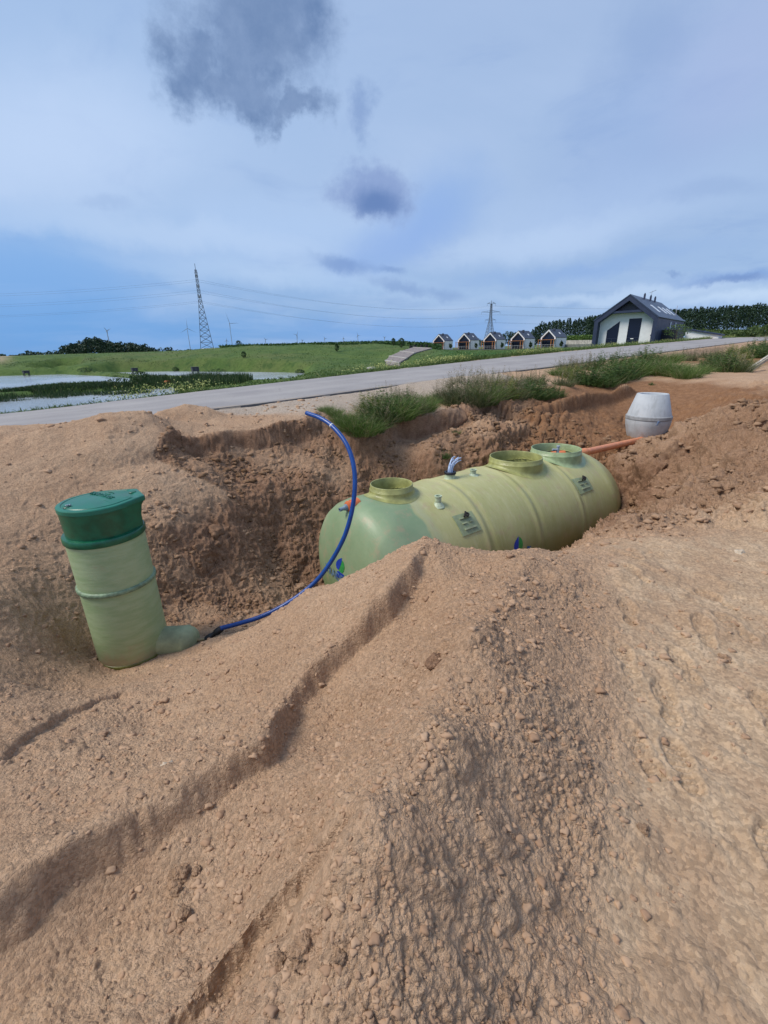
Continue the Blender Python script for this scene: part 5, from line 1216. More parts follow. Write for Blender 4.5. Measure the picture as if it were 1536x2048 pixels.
def bush(px, py, h, w, label, cat='bush', n=420, tone=(.1, .8), name='bush', z=None, Y=None):
    p = Vector(at_z(px, py, z)) if z is not None else (Vector(at_y(px, py, Y)) if Y else hit(px, py))
    r = empty(name, p, 0, label, cat); L = Leaves(); tree_crown(L, (0, 0, -.2*h), h*1.15, w, n, tone, 'round', .12*max(h, 1)**.5)
    L.mesh('foliage', BUSHM, r); m = MB()
    m.bar((0, 0, -.2), (0, 0, h*.6), .045, 6, .02)
    m.build('stem', BARKM, r)
def make_bushes():
    global BUSHM, BARKM
    BUSHM = leaf_mat('bush leaf', [(.016,.040,.014),(.030,.066,.018),(.060,.105,.028)], trans=.1); BARKM = simple('bush bark', (.10,.075,.05), .9)
    bush(600, 750, .8, 1.6, 'dark green bush at the right hand tip of the pond'); bush(283, 767, 1.2, 2.0, 'round bush on the bank between the two ponds')
    bush(238, 772, .7, 2.6, 'low wide bush beside the reed bank in the pond'); bush(352, 744, .9, 1.3, 'small dark bush on the far shore beside the third hut')
    bush(172, 745, .8, 2.5, 'low bush on the far pond shore near the second hut'); bush(436, 748, .9, 3.6, 'long low bush on the far pond shore right of the last hut')
    bush(674, 703, 1.4, .9, 'small sapling on the embankment slope above the far end of the road bend', 'sapling', name='sapling'); bush(488, 716, 1.1, .9, 'single dark sapling on the left part of the green embankment', 'sapling', name='sapling')
    bush(787, 692, 1.6, .9, 'young tree at the top of the embankment beside the stone terraces', 'sapling', name='sapling'); bush(803, 696, 1.9, 1.4, 'taller young tree at the upper end of the stone terraces', 'sapling', name='sapling')
    bush(478, 695, 1.7, 1.6, 'small round bush on the skyline right of the tall pylon', Y=118); bush(1352, 676, 1.8, 3.4, 'bright green bush in front of the annex of the big house', Y=64, tone=(.5, .88))
# ================================================================ BUILDINGS AND FAR THINGS
def make_cottages():
    white = simple('white render', (.78,.78,.78), .85, .06, 2); slate = simple('blue black roofing', (.045,.055,.085), .5, .2, 3); glass, T, b = material('dark glass', (.012,.018,.04), .12, spec=.4)
    wood = simple('orange larch', (.42,.17,.06), .7, .2, 4); rail = simple('grey steel rail', (.45,.46,.48), .4); deck = simple('dark decking', (.09,.085,.08), .8); frame = simple('black frame', (.02,.02,.025), .5); skyl = simple('white skylight', (.75,.78,.8), .3)
    spec = [(889,698.5,140,17.5,'with a centred chimney, leftmost in the row'),(940,698,134,18.5,'second from the left, right of the leftmost one'),(992,697.5,129,19,'in the middle of the row of five, below the distant pylon'),(1048.5,697,121,20.5,'second from the right in the row'),(1110,695.5,114,21.5,'rightmost and largest looking in the row, next to the pines')]
    W, L, WH, RH = 4.9, 7.0, 3.05, 5.35
    def proto():
        r = empty('cottage', (0, 0, 0)); 
        # local: front wall in the plane y=0 facing -y, right front corner at the origin, x to the left is negative
        m = MB(); m.box(-.16, .0, -.5, 0, L, WH); m.box(-W, 0, -.5, -W+.16, L, WH); m.box(-W+.16, L-.16, -.5, -.16, L, WH)
        m.add([(-W, L, WH), (0, L, WH), (-W/2, L, RH)], [(0, 2, 1)]); m.build('wall', white, r)
        m = MB()   # raked white surround of the glazed gable
        o = [(-W,-.0),(-W,WH),(-W/2,RH),(0,WH),(0,0)]; i = [(-W+.36,0),(-W+.36,WH-.1),(-W/2,RH-.46),(-.36,WH-.1),(-.36,0)]
        for k in range(4):
            q = [o[k], o[k+1], i[k+1], i[k]]; m.prism(q, -.35, .30, lambda a, b, d: (a, d, b))
        m.build('gable_surround', white, r)
        m = MB(); m.prism([(-W+.37,0),(-W+.37,WH-.11),(-W/2,RH-.47),(-.37,WH-.11),(-.37,0)], .12, .2, lambda a, b, d: (a, d, b)); g = m.build('glazing', glass, r)
        m = MB()
        for x in (-W+.5, -W*.62, -W*.38, -.55): m.box(x-.03, .05, 0, x+.03, .118, WH+.5 if abs(x+W/2) < 1 else WH-.2)
        m.box(-W+.5, .05, 2.25, -.5, .117, 2.33); m.build('frame', frame, g)
        m = MB(); t = .14; al = math.atan2(RH-WH, W/2)
        for s in (-1, 1):
            ex = -W/2+s*(W/2+.12); ez = WH-.12*math.tan(al); q = [(-W/2, RH+.02), (ex, ez+.02), (ex, ez+t+.02), (-W/2, RH+t+.04)]
            m.prism(q if s < 0 else q[::-1], -.33, L+.1, lambda a, b, d: (a, d, b))
        rf = m.build('roof', slate, r); m = MB(); m.box(-W/2+.25, 1.9, RH-.35, -W/2+.8, 2.4, RH+.38); m.build('chimney', slate, rf, bevel=.02)
        m = MB(); x = -W/2+1.35; z = RH-1.35*math.tan(al)+.2; M = Matrix.Translation((x, 4.2, z))@Matrix.Rotation(al, 4, 'Y'); m.box(-.35, -.3, -.03, .35, .3, .05, M); m.build('skylight', skyl, rf)
        m = MB()
        for x in (-W-.1, -W+.75, -.75, .1): m.box(x-.09, -1.55, 0, x+.09, -1.35, 2.35)
        m.box(-W-.3, -1.62, 2.35, .3, -.36, 2.47); m.build('pergola', wood, r)
        m = MB(); m.box(-W-.5, -2.0, -.55, .5, -.36, -.03); m.build('terrace', deck, r)
        m = MB(); m.bar((-W-.4, -1.9, .95), (.4, -1.9, .95), .03, 6); m.bar((-W-.4, -1.9, .5), (.4, -1.9, .5), .018, 6)
        for k in range(7): x = -W-.4+k*(W+.8)/6; m.bar((x, -1.9, -.1), (x, -1.9, .95), .025, 6)
        m.build('railing', rail, r)
        m = MB(); m.box(.003, 3.6, .9, .03, 4.1, 2.2); m.build('window', glass, r)
        m = MB(); m.box(-.09, -.02, -.1, .04, .0, WH) if False else m.box(.001, .02, 0, .05, .1, WH); m.build('downpipe', frame, r)
        return r
    p = None
    for i, (px, py, Y, wh, lab) in enumerate(spec):
        p0 = Vector(at_y(px, py, Y))
        o = proto() if i == 0 else copy_tree(p); p = p or o
        o.location = p0; az = math.atan2(p0.x, p0.y); o.rotation_euler = (0, 0, -az+rad(-27)); sc = wh*Y*.88/FPX/1.05/WH*1.02
        o.scale = (sc, sc, sc); tag(o, 'white gabled cottage, '+lab, 'cottage', 'row of five white cottages')
    # hedge shrubs beside each cottage
    for (px, py, Y, wh, lab), nm in zip(spec, ('first', 'second', 'middle', 'fourth', 'rightmost')):
        q = Vector(at_y(px+12, py-1, Y-1)); bush(0, 0, 1.9, 1.3, 'dark shrub at the side wall of the %s cottage from the left' % nm if nm != 'rightmost' else 'dark shrub at the side wall of the rightmost cottage', n=200, name='shrub', Y=None) if False else None
        r = empty('shrub', q, 0, 'dark shrub against the side wall of the %s cottage%s' % (nm, '' if nm == 'rightmost' else ', counted from the left'), 'shrub'); L = Leaves(); tree_crown(L, (0, 0, -.2), 1.5, .8, 160, (0, .5), 'round', .28); L.mesh('foliage', BUSHM, r)
        m = MB(); m.bar((0, 0, -.3), (0, 0, 1.0), .05, 5, .03); m.build('stem', BARKM, r)
    # long low dark terrace wall in front
    a = Vector(at_y(862, 700, 141)); b = Vector(at_y(1135, 697.5, 112)); m = MB(); d = (b-a); M = Matrix.Translation(a)@d.to_track_quat('X', 'Z').to_matrix().to_4x4(); m.box(0, -.3, -.8, d.length, .3, .12, M)
    o = m.build('terrace_wall', simple('dark retaining wall', (.07,.075,.08), .85, .2, 1)); tag(o, 'low dark retaining wall running in front of the cottages', 'wall')
    for (x0, x1, y, h, Y, nm, lab) in [(1130,1205,682,1.0,124,(.42,.40,.36),'pale grey stone wall stepping up right of the last cottage'),(1130,1200,690,.8,118,(.16,.17,.16),'darker lower stone wall right of the last cottage')]:
        a = Vector(at_y(x0, y, Y)); b = Vector(at_y(x1, y-1, Y-14)); d = b-a; m = MB(); M = Matrix.Translation(a)@d.to_track_quat('X', 'Z').to_matrix().to_4x4(); m.box(0, -.3, -h, d.length, .3, .15, M)
        o = m.build('stone_wall', simple('stone wall', nm, .9, .3, 2, .02)); tag(o, lab, 'wall')

def make_house():
    white = simple('house render', (.78,.78,.78), .85, .05, 2); navy = simple('blue black cladding', (.020,.032,.075), .55, .15, 1.5); roofm = simple('dark roof sheet', (.030,.046,.088), .42, .2, 2)
    glass, T, b = material('house glass', (.008,.012,.03), .12, spec=.35); grey = simple('grey boards', (.10,.11,.14), .7); skyl = simple('pale skylight', (.62,.68,.75), .2); metal = simple('aerial metal', (.5,.5,.52), .4, metal=.5)
    pr = Vector(at_y(1312, 680, 76.8)); pl = Vector(at_y(1187, 693, 83.2)); z0 = min(pr.z, pl.z)-.2; pr.z = pl.z = z0; W = (pr-pl).length; fx = (pr-pl).normalized()
    rz = math.atan2(fx.y, fx.x); r = empty('gabled_house', pl, rz, 'large white and blue black gabled house with tall dark windows beside the road', 'house')
    top = Vector(at_y(1262, 592, 80.0)).z-z0; kn = Vector(at_y(1317, 641, 76.8)).z-z0; knl = Vector(at_y(1199, 636, 83.2)).z-z0; kn = (kn+knl)/2-.1; L = 22.0; ax = W*.52
    fr = -1.3   # frame projects forward of the white wall
    def P(q, d0, d1, mb): mb.prism(q, d0, d1, lambda a, b, d: (a, d, b)); return mb
    t = .62
    m = MB(); P([(0,0-1.2),(0,kn),(t,kn-.25),(t,-1.2)], fr, L, m); P([(W-t,-1.2),(W-t,kn-.25),(W,kn),(W,-1.2)], fr, L, m); m.build('side_wall', navy, r)
    m = MB(); P([(0,kn),(ax,top),(ax,top-.75),(t,kn-.25)], fr-.01, .4, m); P([(ax,top),(W,kn),(W-t,kn-.25),(ax,top-.75)], fr-.01, .4, m); m.build('verge_board', navy, r)
    m = MB(); P([(-.05,kn-.0),(ax,top+.02),(ax,top+.2),(-.2,kn+.14)], fr-.06, L+.2, m); P([(ax,top+.02),(W+.05,kn),(W+.2,kn+.14),(ax,top+.2)], fr-.06, L+.2, m); rf = m.build('roof', roofm, r)
    by = top-2.45    # tie beam level
    def xr(z, lo): f = (z-(kn-.25))/(top-.75-(kn-.25)); return (t+(ax-t)*f) if lo else (W-t-(W-t-ax)*f)
    # white recessed front wall with its openings left as glass panes set proud
    m = MB(); P([(t,-1.2),(t,kn-.25),(xr(by, 1),by),(xr(by, 0),by),(W-t,kn-.25),(W-t,-1.2)], .0, .3, m); m.build('front_wall', white, r)
    m = MB(); P([(xr(by, 1)-.1,by),(ax,top-.75),(xr(by, 0)+.1,by)], .02, .3, m); m.build('gable_panel', grey, r)
    m = MB(); m.box(xr(by, 1)-.45, fr+.1, by-.12, xr(by, 0)+.3, -.0, by+.22); m.build('tie_beam', navy, r)
    u = W/855.0
    def win(nm, q, bars):
        m = MB(); P(q, -.035, -.005, m); g = m.build(nm, glass, r); m = MB()
        for a, b, c, d in bars: m.bar((a, -.05, b), (c, -.05, d), .035, 4)
        m.build('frame', navy, g)
    w1 = [(1.9,-.6),(1.9,2.75),(3.75,4.15),(3.75,-.6)]; win('slanted_window', w1, [(1.9,1.45,3.75,1.45),(2.8,-.6,2.8,1.45)])
    win('tall_window', [(5.15,-.6),(5.15,4.45),(7.05,4.45),(7.05,-.6)], [(5.15,1.5,7.05,1.5),(5.15,1.05,7.05,1.05),(6.1,-.6,6.1,1.05)])
    win('low_window', [(8.1,-.1),(8.1,.75),(9.5,.75),(9.5,-.1)], [(8.8,-.1,8.8,.75)])
    m = MB(); m.bar((5.8, -.08, 1.3), (6.25, -.08, 1.3), .07, 8); m.build('lamp', simple('white lamp', (.8,.8,.82), .4), r)
    m = MB(); 
    for x, z in ((1.0, .55), (1.35, .55), (8.75, 1.75)): m.box(x-.05, -.16, z-.1, x+.05, -.001, z+.1)
    m.build('wall_lamp', navy, r)
    # roof slope on the right: skylights, vents, aerial
    al = math.atan2(top-kn, W-ax)
    for k, yy in enumerate((5, 10.5, 14, 17.5)):
        x = W-1.9; z = kn+1.9*math.tan(al)+.27; M = Matrix.Translation((x, yy, z))@Matrix.Rotation(al, 4, 'Y'); m = MB(); m.box(-1.0, -.55, -.04, 1.0, .55, .05, M); m.build('skylight', skyl, rf)
    for yy in (6, 10.5, 14): m = MB(); m.box(ax+.35, yy-.14, top-.2, ax+.62, yy+.14, top+.62); m.bar((ax+.48, yy, top+.6), (ax+.48, yy, top+.8), .1, 8); m.build('vent', navy, rf)
    m = MB(); m.bar((ax+.2, 12, top), (ax+.2, 12, top+1.6), .04, 6); m.bar((ax-.3, 12.6, top+1.35), (ax+1.0, 11.2, top+1.6), .03, 6)
    for k in range(6): x = ax-.2+k*.22; y = 12.5-k*.24; m.bar((x-.02, y-.25, top+1.37+k*.045), (x+.02, y+.25, top+1.37+k*.045), .018, 4)
    m.build('aerial', metal, rf)
    m = MB(); m.bar((W-1.2, 19, kn+1), (W-1.2, 19, kn+2.9), .05, 6); m.build('flue', metal, rf)
    # entrance box and annex on the right hand side
    m = MB(); 
    for yy in (8.5, 13): m.box(W+.002, yy, 1.8, W+.06, yy+1.1, kn-.3)
    m.build('side_window', glass, r)
    m = MB(); m.box(W+.003, 3.2, -1, W+2.3, 9.5, 2.6); m.build('porch', simple('black porch', (.008,.009,.018), .5), r, bevel=.02)
    m = MB(); m.box(W+.8, 11, -1, W+1.6, 14, 2.7); m.build('porch_wall', white, r)
    m = MB(); P([(W+1.7,-1.5),(W+1.7,2.75),(W+6.8,1.7),(W+6.8,-1.5)], 14.5, 20, m); m.build('annex', white, r); m = MB(); P([(W+1.5,2.78),(W+1.5,3.02),(W+7.1,1.86),(W+7.1,1.62)], 14.2, 20.3, m); m.build('annex_roof', navy, r)
    m = MB(); m.box(W+1.8, 14.3, -1.5, W+6.6, 14.47, .9); m.build('annex_plinth', grey, r)

def make_terraces():
    # stone terraces stepping down the end of the embankment, each with a pale kerb
    st = simple('grey stone pitching', (.22,.19,.18), .95, .35, 3, .03); kb = simple('pale concrete kerb', (.44,.42,.39), .85, .1, 3)
    q = [((764,733),(800,737)),((779,724),(801,728)),((783,714),(815,719)),((803,705),(832,708)),((828,697),(860,699))]
    q = [((771,732,68),(800,734,64)),((771.5,723.8,70.5),(798,728.6,66)),((779.5,715,75),(812.5,719.6,70)),((801,705,82),(829,708.5,77)),((826,697,92),(862,699,88))]
    root = empty('stone_terraces', at_y(785, 735, 66), 0, 'grey stone terraces with pale kerbs stepping up the end of the embankment', 'terraces'); o = root.location
    P = [(Vector(at_y(*a))-o, Vector(at_y(*b))-o) for a, b in q]
    for i in range(len(P)-1):
        a, b = P[i]; c, d = P[i+1]; up = Vector((0, 0, .22)); m = MB(); K = 6
        V = []
        for k in range(K+1):
            for j in range(K+1):
                u = k/K; v = j/K; p = (a*(1-u)+b*u)*(1-v)+(c*(1-u)+d*u)*v+up; V.append(p)
        n = (K+1)**2; V += [v-Vector((0, 0, 1.2)) for v in V]; F = [(k*(K+1)+j, (k+1)*(K+1)+j, (k+1)*(K+1)+j+1, k*(K+1)+j+1) for k in range(K) for j in range(K)]
        bd = [k*(K+1) for k in range(K+1)]+[K*(K+1)+j for j in range(1, K+1)]+[k*(K+1)+K for k in range(K-1, -1, -1)]+[j for j in range(K-1, 0, -1)]
        F += [(bd[t], n+bd[t], n+bd[(t+1) % len(bd)], bd[(t+1) % len(bd)]) for t in range(len(bd))]; m.add(V, F); m.build('stone_bed', st, root)
        dd = d-c; M = Matrix.Translation(c+up)@dd.to_track_quat('X', 'Z').to_matrix().to_4x4(); m = MB(); m.box(-.1, -.12, -.15, dd.length+.1, .12, .07, M); m.build('kerb', kb, root)
    # pale landing above, edged with posts
    a = Vector(at_y(812, 701, 88)); b = Vector(at_y(838, 694.5, 104)); c = Vector(at_y(872, 698, 118)); r = empty('terrace_landing', a, 0, 'pale stone landing with small black planters above the terraces', 'landing')
    m = MB(); V = [Vector(at_y(x, y, Y))-a for x, y, Y in [(806,704,84),(815,698,92),(834,694.6,102),(868,697,118),(866,699.5,110),(835,701.5,92)]]; n = len(V); m.add(V+[v-Vector((0, 0, .8)) for v in V], [tuple(range(n))]+[(i, (i+1) % n, n+(i+1) % n, n+i) for i in range(n)]); m.build('paving', kb, r)
    for x, y, Y in [(822,701,92),(830,699,95),(843,698.5,98),(853,697.5,104)]:
        p = Vector(at_y(x, y, Y))-a; m = MB(); m.lathe([(.22,0),(.3,.1),(.34,.9),(.28,.9),(.26,.7),(0,.7)], 12, Matrix.Translation(p)); m.build('planter', simple('black planter', (.02,.02,.022), .6), r)
    a = Vector(at_y(824, 697, 112)); b = Vector(at_y(866, 696, 130)); d = b-a; r = empty('metal_fence', a, 0, 'grey railing fence left of the leftmost cottage', 'fence'); m = MB()
    for k in range(16): p = d*(k/15); m.bar(p, p+Vector((0, 0, 1.3)), .05, 4)
    m.build('posts', simple('fence steel', (.16,.17,.19), .6), r); m = MB()
    for z in (.35, .8, 1.25): m.bar(Vector((0, 0, z)), d+Vector((0, 0, z)), .035, 4)
    m.build('rail', simple('fence rail', (.2,.21,.23), .6), r)
    # pale boulder beside the road
    p = hit(742, 739); m = MB(); m.lathe([(.0,-.2),(.45,-.1),(.55,.1),(.42,.33),(.2,.42),(0,.44)], 10); o = m.build('boulder', simple('pale boulder', (.42,.40,.38), .9, .2, 3, .02), None, True); o.location = p; o.scale = (1.2, .8, .75); tag(o, 'pale boulder on the far verge left of the stone terraces', 'boulder')

def make_huts():
    dk = simple('dark hut boards', (.035,.04,.045), .8, .3, 3); rfm = simple('hut roof felt', (.05,.055,.06), .8)
    lab = ['leftmost small dark hut on the far pond shore','small dark hut on the far shore between the ponds and the wood','small dark hut on the far shore, third from the left','largest dark hut on the far pond shore, below the tall pylon']
    for (px, py, w, h), lb in zip([(53,748,.85,.5),(168,743.5,.8,.4),(270,744,.85,.6),(391,744,1.0,.72)], lab):
        p = Vector(at_z(px, py, -2.72)); az = math.atan2(p.x, p.y); r = empty('pond_hut', p, -az+.2, lb, 'hut', 'dark huts on the far pond shore')
        m = MB(); m.box(-w/2, -.5, .1, w/2, .5, h); m.build('walls', dk, r); m = MB(); m.box(-w/2-.05, -.56, h+.002, w/2+.05, .56, h+.06); m.build('roof', rfm, r)
        for sx in (-1, 1):
            for sy in (-1, 1): m = MB(); m.box(sx*w*.4-.05, sy*.4-.05, -.4, sx*w*.4+.05, sy*.4+.05, .1); m.build('stilt', dk, r)
        m = MB(); m.box(-.15, -.53, .18, .15, -.503, h-.08); m.build('hatch', rfm, r)
    p = hit(335, 770); r = empty('orange_float', p, .4, 'orange rescue float box on the pond bank among the reeds', 'float box'); m = MB(); m.lathe([(0,.05),(.2,.07),(.26,.15),(.26,.32),(.2,.4),(0,.42)], 14); m.build('shell', simple('orange plastic', (.55,.16,.03), .5), r, True); m = MB(); m.bar((0, 0, -.3), (0, 0, .1), .06, 6); m.build('post', rfm, r)
    # pale low roof at the foot of the pylon
    a = at_y(393, 707, 150); V = [Vector(at_y(*q)) for q in [(393,705,104),(424,703.5,104),(431,698.5,112),(404,699.5,112)]]; o = V[0].copy(); r = empty('low_roof', o, 0, 'pale low roof at the foot of the tall pylon', 'low building')
    m = MB(); V = [v-o for v in V]; m.add([v+Vector((0, 0, .3)) for v in V]+[v for v in V], [(0,1,2,3),(0,4,5,1),(1,5,6,2),(2,6,7,3),(3,7,4,0)]); m.build('roof', simple('pale roof sheet', (.5,.52,.56), .5), r)
    m = MB(); m.add([v*.97 for v in V]+[v*.97-Vector((0, 0, 2)) for v in V], [(0,4,5,1),(1,5,6,2),(2,6,7,3),(3,7,4,0)]); m.build('walls', simple('low walls', (.3,.3,.3), .8), r)

def lattice(m, H, wb, wt, n, r):
    def lv(f): w = (wb+(wt-wb)*min(1, f/.62)) if f < .62 else wt*(1-(f-.62)/.38*.45); return w/2
    zs = [H*(1-(1-i/n)**1.25) for i in range(n+1)]
    for i in range(n):
        a, b = lv(zs[i]/H), lv(zs[i+1]/H); A = [Vector((sx*a, sy*a, zs[i])) for sx, sy in ((-1,-1),(1,-1),(1,1),(-1,1))]; B = [Vector((sx*b, sy*b, zs[i+1])) for sx, sy in ((-1,-1),(1,-1),(1,1),(-1,1))]
        for k in range(4):
            m.bar(A[k], B[k], r, 4); m.bar(A[k], B[(k+1) % 4], r*.55, 3); m.bar(A[(k+1) % 4], B[k], r*.55, 3); m.bar(B[k], B[(k+1) % 4], r*.5, 3)
def make_pylons():
    st = simple('galvanised lattice', (.16,.18,.22), .6, .15, .3); ins = simple('insulator', (.25,.27,.3), .4)
    def pylon(base, H, wb, wt, rz, arms, label, r):
        R = empty('lattice_pylon', base, rz, label, 'pylon'); m = MB(); lattice(m, H*.93, wb, wt, 15, r); m.bar((0, 0, H*.9), (0, 0, H), r*1.2, 4); m.build('mast', st, R); ends = []
        for z, half in arms:
            m = MB()
            for s in (-1, 1):
                tip = Vector((s*half, 0, z)); w = wt*.42
                for y in (-w, w): m.bar((s*w, y, z-.3), tip, r*.7, 4); m.bar((s*w, y, z+1.5), tip, r*.6, 4)
                for f in (.3, .6): m.bar((s*(w+(half-w)*f), 0, z-.2), (s*(w+(half-w)*f), 0, z+1.5*(1-f)), r*.4, 3)
            m.build('cross_arm', st, R)
            for s in (-1, 1):
                m = MB(); m.bar((s*half, 0, z), (s*half, 0, z-2.6), .12, 6); m.build('insulator', ins, R)
                M = Matrix.Translation(base)@Matrix.Rotation(rz, 4, 'Z'); ends.append(M@Vector((s*half, 0, z-2.6)))
        return R, ends
    b1 = Vector(at_y(414.5, 697, 290)); t1 = Vector(at_y(390, 527, 290)); H1 = t1.z-b1.z
    b2 = Vector(at_y(978, 690, 560)); t2 = Vector(at_y(980, 601, 560)); H2 = t2.z-b2.z
    def lev(px, py, Y, b): return Vector(at_y(px, py, Y)).z-b.z
    az = math.atan2(b1.x, b1.y)
    A1 = [(lev(396,551,290,b1), 4.2), (lev(399,573,290,b1), 5.8), (lev(402,594,290,b1), 4.4)]
    A2 = [(lev(980,607,560,b2), 5.0), (lev(980,624,560,b2), 14.0/1.25), (lev(980,640,560,b2), 6.5)]
    _, e1 = pylon(b1, H1, 7.5, 1.9, math.pi/2-az, A1, 'tall steel lattice pylon on the left, rising above the embankment', .16)
    _, e2 = pylon(b2, H2, 12, 2.6, .12, A2, 'smaller looking distant steel lattice pylon behind the middle cottage', .24)
    b0 = Vector((-400, 300, 6)); e0 = [Vector((-400, 300+s*5, z+4)) for z in (37, 31, 25) for s in (-1, 1)]
    b3 = Vector(at_y(1900, 680, 620)); e3 = [Vector((b3.x, b3.y+s*6, b3.z+z)) for z in (52, 42, 32) for s in (-1, 1)]
    wm = simple('aluminium conductor', (.22,.25,.32), .6)
    lev3 = ['upper', 'upper', 'middle', 'middle', 'lower', 'lower']; nf = ['nearer', 'farther']*3
    def wires(E, F, sag, where, r):
        for i in range(6):
            a, b = E[i], F[i]; P = []
            for k in range(25): t = k/24; p = a.lerp(b, t); p.z -= 4*sag*t*(1-t); P.append(p)
            m = MB(); m.tube(P, r, 4); o = m.build('power_cable', wm); tag(o, '%s %s power cable %s' % (nf[i], lev3[i], where), 'power cable', 'power cables strung between the pylons')
    wires(e1, e0, 5.5, 'running off to the left of the tall pylon', .036); wires(e1, e2, 9, 'between the tall pylon and the distant pylon', .042); wires(e2, e3, 8, 'running off to the right of the distant pylon', .06)
def make_turbines():
    wt = simple('turbine white', (.34,.38,.46), .5, .03)
    spec = [(218,683,216,662,900,(125,35,-95),'leftmost, behind the dark wood'),(381,699,374.5,657,1700,(88,-25,-150),'just left of the tall pylon'),(465,694,459,647,1700,(105,3,-92),'largest, right of the tall pylon'),
            (454.5,694,454.2,681,4200,(90,-30,210),'tiny, beside the largest one'),(532,692,531,679,3000,(130,10,-110),'first small one on the embankment skyline'),(595,690,594,670,2600,(70,165,-80),'tallest of those above the middle of the embankment'),(605,690,605,681,3800,(140,20,-100),'tiny one right beside the tallest skyline one'),
            (650,688,649.5,677,3400,(120,0,-120),'small one above the middle of the embankment'),(687,686,687,677,4400,(90,-30,210),'tiny one between two small ones'),(716,686,715.5,671,3000,(110,-10,-130),'small one left of the terraces skyline'),(769,685,769.5,675,3600,(30,150,-90),'rightmost, near the terraces')]
    for px, py, hx, hy, Y, an, lab in spec:
        b = Vector(at_y(px, py, Y)); h = Vector(at_y(hx, hy, Y)); hh = h.z-b.z; ex = hh*.35; b.z -= ex; hh += ex; az = math.atan2(b.x, b.y)
        r = empty('wind_turbine', b, -az+.3, 'white wind turbine, '+lab, 'wind turbine', 'wind turbines on the horizon'); w = max(1.0, Y*.00075)
        m = MB(); m.bar((0, 0, 0), (0, 0, hh), w*1.05, 10, w*.55); m.build('tower', wt, r); m = MB(); m.bar((0, -w*2, hh), (0, w*3.5, hh), w*.9, 8, w*.7); m.build('nacelle', wt, r)
        bl = (hh-ex)*.48
        for a in an:
            a = rad(a); m = MB(); c = Vector((0, -w*2.4, hh)); d = Vector((math.cos(a), 0, math.sin(a))); n = Vector((-d.z, 0, d.x))
            V = [c-n*w*.35, c+n*w*.35, c+d*bl*.2+n*w*.7, c+d*bl, c+d*bl*.2-n*w*.5]; m.add([v for v in V]+[v+Vector((0, w*.3, 0)) for v in V], [(0,1,2,3,4),(9,8,7,6,5)]+[(i, 5+i, 5+(i+1) % 5, (i+1) % 5) for i in range(5)]); m.build('blade', wt, r)

